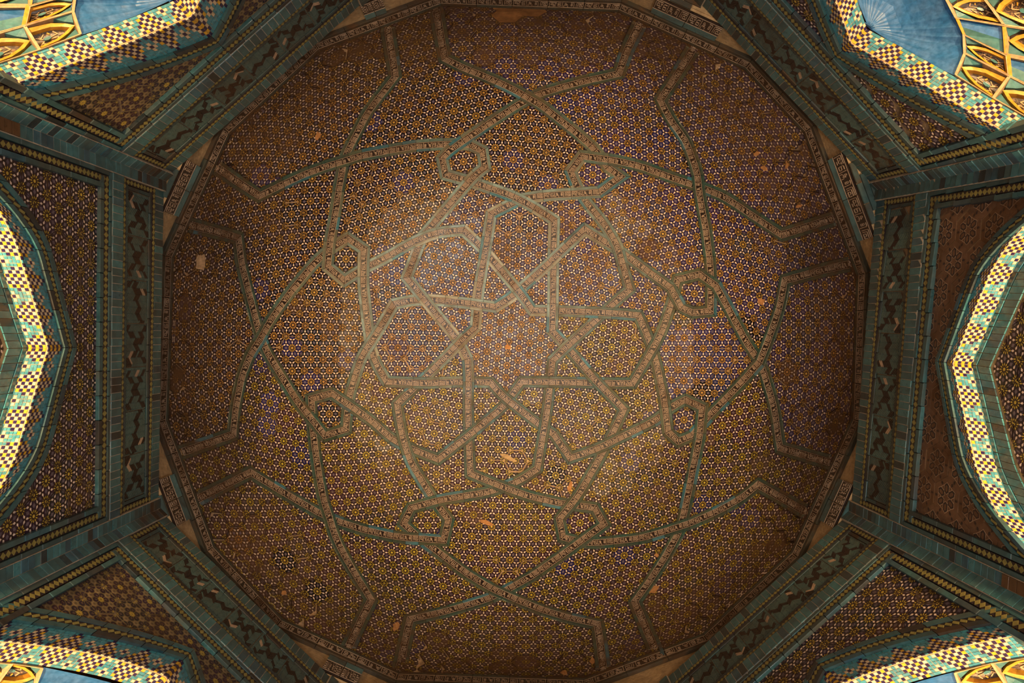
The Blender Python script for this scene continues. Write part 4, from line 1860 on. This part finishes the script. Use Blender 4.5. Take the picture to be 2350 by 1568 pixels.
            if flip:
                # plain turquoise and blue facet folded along its middle
                mm = MB()
                for (xa, xb, mi_) in ((.05, .5, 2), (.5, .95, 4)):
                    k = [(xa, .04), (xb, .04), (xb, .96), (xa, .96)]
                    mm.prism([Q(x, y, .03 if x == .5 else -.01) for x, y in k], [Q(x, y, -.05) for x, y in k], mi_)
                for xa, xb in ((-.03, .05), (.95, 1.03)):
                    k = [(xa, 0), (xb, 0), (xb, 1), (xa, 1)]
                    mm.prism([Q(x, y, .014) for x, y in k], [Q(x, y, -.03) for x, y in k], 3)
                for y0, y1 in ((-.03, .05), (.95, 1.03)):
                    k = [(0, y0), (1, y0), (1, y1), (0, y1)]
                    mm.prism([Q(x, y, .014) for x, y in k], [Q(x, y, -.03) for x, y in k], 1)
                mm.build('stalactite_cell', [M['umber'], M['gold'], M['teal'], M['plaster'], M['shell']], mq)
                return
            # leaf-shaped frame in gold
            prof = [(0.5, 0.04), (0.30, 0.22), (0.14, 0.5), (0.08, 0.96)]
            prof2 = [(0.5, 0.16), (0.36, 0.31), (0.24, 0.54), (0.20, 0.96)]
            for sgn in (0, 1):
                f = (lambda x: x) if sgn == 0 else (lambda x: 1 - x)
                for (p0, p1), (r0, r1) in zip(zip(prof, prof[1:]), zip(prof2, prof2[1:])):
                    top = [Q(f(p0[0]), p0[1], .012), Q(f(p1[0]), p1[1], .012), Q(f(r1[0]), r1[1], .012), Q(f(r0[0]), r0[1], .012)]
                    bot = [Q(f(p0[0]), p0[1], -.03), Q(f(p1[0]), p1[1], -.03), Q(f(r1[0]), r1[1], -.03), Q(f(r0[0]), r0[1], -.03)]
                    mm.prism(top, bot, 1)
                # turquoise kite in the upper corner
                k = [(f(0.02), .03), (f(.36), .05), (f(.2), .24), (f(.03), .42)]
                mm.prism([Q(x, y, .006) for x, y in k], [Q(x, y, -.03) for x, y in k], 2)
                # edge rib
                k = [(f(-.02), 0), (f(.035), 0), (f(.035), 1), (f(-.02), 1)]
                mm.prism([Q(x, y, .016) for x, y in k], [Q(x, y, -.03) for x, y in k], 3)
                # scroll strokes on the ground
                for (x0, y0, x1, y1) in ((.3, .5, .44, .42), (.3, .7, .42, .8), (.44, .42, .47, .62), (.33, .88, .46, .74), (.28, .62, .36, .58)):
                    dx, dy = y1 - y0, x0 - x1
                    L_ = math.hypot(dx, dy)
                    dx, dy = dx / L_ * .013, dy / L_ * .013
                    k = [(f(x0 + dx), y0 + dy), (f(x1 + dx), y1 + dy), (f(x1 - dx), y1 - dy), (f(x0 - dx), y0 - dy)]
                    mm.prism([Q(x, y, -.022) for x, y in k], [Q(x, y, -.03) for x, y in k], 1 if (x0 < .3) else 3)
            # ribs top and bottom
            for y0, y1 in ((-.03, .03), (.97, 1.03)):
                k = [(0, y0), (1, y0), (1, y1), (0, y1)]
                mm.prism([Q(x, y, .014) for x, y in k], [Q(x, y, -.03) for x, y in k], 3)
            # raised boss in the middle
            k = [(.5 + .07 * math.cos(PI / 3 * i), .66 + .09 * math.sin(PI / 3 * i)) for i in range(6)]
            mm.prism([Q(x, y, -.01) for x, y in k], [Q(x, y, -.03) for x, y in k], 2)
            mm.build('stalactite_cell', [M['umber'], M['gold'], M['teal'], M['plaster'], M['shell']], mq)
        for sg in (-1, 1):
            R_ = [[w.p(sg * u, z, d) for u, z, d in row] for row in rowsT]
            for t_ in range(TIERS):
                for k in range(SEGS):
                    cell((R_[t_][k], R_[t_][k + 1], R_[t_ + 1][k + 1], R_[t_ + 1][k]), (k + t_) % 3 == 2, .05)
    # lamps on the cornice of each recess, out of the frame below
    dl = 0.10 if w.name in ('left', 'right') else 0.30
    for uu in ((-0.55, 0.55) if w.name not in ('left', 'right') else (-0.5, 0.5)):
        lp = w.p(uu, 3.0 if w.name in ('left', 'right') else 2.75, dl)
        spot('uplight', lp, SPOT_W / 2, (1.0, 0.66, 0.32), 110, 0.75, 0.05)

# ------------------------------------------------------------------ corner pilasters of turquoise bricks
CNAME = {0: 'upper left corner of the octagon, beside the left wall', 1: 'top left corner of the octagon', 2: 'top right corner of the octagon', 3: 'upper right corner of the octagon, beside the right wall',
         4: 'lower right corner of the octagon, beside the right wall', 5: 'bottom right corner of the octagon', 6: 'bottom left corner of the octagon', 7: 'lower left corner of the octagon, beside the left wall'}
for i in range(8):
    rng = random.Random(900 + i)
    wa, wb = WALLS[i], WALLS[(i + 1) % 8]      # corner i is the end (+u) of wall a and the start (-u) of wall b
    root = thing('brick_pilaster', 'turquoise brick pilaster folded into the ' + CNAME[i], 'pilaster', Vector((*vert_at(i, 3.3)[:2], 3.3)), 'turquoise corner pilasters')
    for w, sg in ((wa, 1), (wb, -1)):
        if w.name not in ARCH:
            continue
        m_ = MB()
        for k_ in range(12):
            ua, ub = sorted((sg * (w.half - .017), sg * (w.half - RIB)))
            rectmesh(w, m_, ua, ub, 3.35 + 2.64 * k_ / 12, 3.35 + 2.64 * (k_ + 1) / 12, .041, 0)
        m_.build('mortar_bed', [M['joint']], root)
        zz = 5.99
        while zz > 3.35:
            hgt = 0.062 * rng.uniform(.95, 1.05)
            ua, ub = sorted((sg * (w.half - .019), sg * (w.half - RIB + .003)))
            dk = smooth(5.9, 5.3, zz)
            cc = teal(rng, .85 + .35 * dk)
            worn = (i == 0 and w is wa and zz < 4.30) or (i == 4 and w is wa and zz < 4.14)
            if worn:
                cc = (.10, .05, .022)
            brick(w, ua, ub, zz - hgt + .002, zz - .002, (.045 if not worn else .050) + rng.uniform(-.002, .002), root, cc, rng.uniform(0, .3) + .25 * (1 - dk))
            zz -= hgt
        # flat strips and diamonds beside the bricks, from the lower course down
        inner = w.half - RIB
        for (o0, o1) in ((0.0, .032), (.098, .135)):
            ua, ub = sorted((sg * (inner - o0 - .001), sg * (inner - o1)))
            zz = 5.19 if o0 == 0 else 5.12
            while zz > 3.4:
                hgt = rng.uniform(.16, .24)
                brick(w, ua, ub, zz - hgt + .003, zz, .034, root, teal(rng, .8), rng.uniform(0, .35), name='strip_tile')
                zz -= hgt
        diamonds(w, root, lambda t, v, sg=sg, inner=inner: (sg * (inner - .040 - .050 * v), 5.19 - 1.8 * t), 40, h=0.028)

# ledge under the lettered ring where the octagon reaches beyond it, and the broad corner friezes
O2 = Vector((AX, AY, 0))


def oct_r(th):
    dv = Vector((math.cos(th), math.sin(th), 0))
    r = 1e9
    for w in WALLS:
        den = dv.dot(w.N)
        if den > 0.2:
            r = min(r, (TOPV[w.a] - O2).dot(w.N) / den)
    return r


def oct_hit(k, dist):
    """ends of the line of ring side k (moved out to dist) inside the octagon"""
    nrm, tan = ring_frame(k)
    lo, hi = -9.0, 9.0
    for w in WALLS:
        c = (TOPV[w.a] - O2).dot(w.N) - nrm.dot(w.N) * dist
        d = tan.dot(w.N)
        if abs(d) < 1e-6:
            continue
        t = c / d
        if d > 0:
            hi = min(hi, t)
        else:
            lo = max(lo, t)
    return lo, hi


m = MB()
NL = 480
for i in range(NL):
    t0, t1 = 2 * PI * i / NL, 2 * PI * (i + 1) / NL
    q = []
    for t in (t0, t1):
        ri = side_poly(t, RING_D) + 0.01
        ro = max(oct_r(t), ri + 0.002)
        q.append((ri, ro, Vector((math.cos(t), math.sin(t), 0))))
    m.poly([O2 + q[0][2] * q[0][0] + Vector((0, 0, ZT)), O2 + q[0][2] * q[0][1] + Vector((0, 0, ZT)),
            O2 + q[1][2] * q[1][1] + Vector((0, 0, ZT)), O2 + q[1][2] * q[1][0] + Vector((0, 0, ZT))])
m.build('trim_2', [M['plaster']], None, 'structure')
for i in range(8):
    V = vert_at(i, ZT)
    dirv = math.atan2(V.y - AY, V.x - AX)
    k = round((dirv - ROT) / (2 * PI / 16)) % 16
    nrm, tan = ring_frame(k)
    RF = RING_D[k] + 0.006
    sA, sB = oct_hit(k, RF)
    vd = (V - O2).dot(nrm)
    if vd < RF + 0.02 or sB - sA < 0.2:
        continue
    mid = O2 + nrm * RF + tan * ((sA + sB) / 2) + Vector((0, 0, ZT))
    fr = thing('kufic_frieze', 'broad black and cream lettered frieze across the ' + CNAME[i].split(',')[0], 'frieze', mid, 'broad corner friezes')
    P = ring_P(k, RF + .014, 6.115)
    nk = max(2, round((sB - sA) / .42))
    rng = random.Random(300 + i)
    for u in range(nk):
        s0, s1 = sA + (sB - sA) * u / nk, sA + (sB - sA) * (u + 1) / nk
        kufic_tile(P, s0 + .003, s1 - .003, .088, .02, fr, 0, KCOLS, rng.uniform(0, .2), lines=True)
        mm = MB()
        strip_box(mm, P, s0 + .003, s1 - .003, -.185, -.094, -.02, .018, 0, 1, .004)
        o = mm.build('border_tile', [M['border']], fr)
        g = rng.uniform(.6, 1.4)
        o.color = (.06 * g, .17 * g, .19 * g, 1)
        o['dust'] = rng.uniform(0, .5)
    # glazed blocks on the underside of the corner, in rows alongside the frieze
    row = 0.0
    while RF + row + .05 < vd - .02:
        a, b = oct_hit(k, RF + row + .05)
        if b - a < .08:
            break
        n = max(1, int((b - a) / .17))
        for j in range(n):
            x0, x1 = a + (b - a) * j / n + .003, a + (b - a) * (j + 1) / n - .003
            q = [O2 + nrm * (RF + row + .004) + tan * x0, O2 + nrm * (RF + row + .004) + tan * x1, O2 + nrm * (RF + row + .047) + tan * x1, O2 + nrm * (RF + row + .047) + tan * x0]
            if rng.random() < .12:
                continue
            mm = MB()
            h = rng.uniform(.012, .02)
            mm.prism([p + Vector((0, 0, ZT - h)) for p in q], [p + Vector((0, 0, ZT)) for p in q])
            o = mm.build('ledge_tile', [M['brick']], fr)
            o.color = (*teal(rng, .8), 1)
            o['dust'] = rng.uniform(.15, .7)
        row += .05

# top ledge closing the gap between octagon and ring
m = MB()
for w in WALLS:
    q = [w.p(-w.half, ZT), w.p(w.half, ZT), w.p(w.half + .3, ZT, .6), w.p(-w.half - .3, ZT, .6)]
    m.poly(q)
m.build('trim_3', [M['plaster']], None, 'structure')
# floor
m = MB()
q = [(-4.6, -4.6), (4.6, -4.6), (4.6, 4.6), (-4.6, 4.6)]
m.prism([Vector((x, y, -1.6)) for x, y in q], [Vector((x, y, -1.75)) for x, y in q])
m.build('floor', [M['floor']], None, 'structure')
print('FACES', len(FACES), 'CROSS', len(crossings), 'OBJ', len(bpy.data.objects))
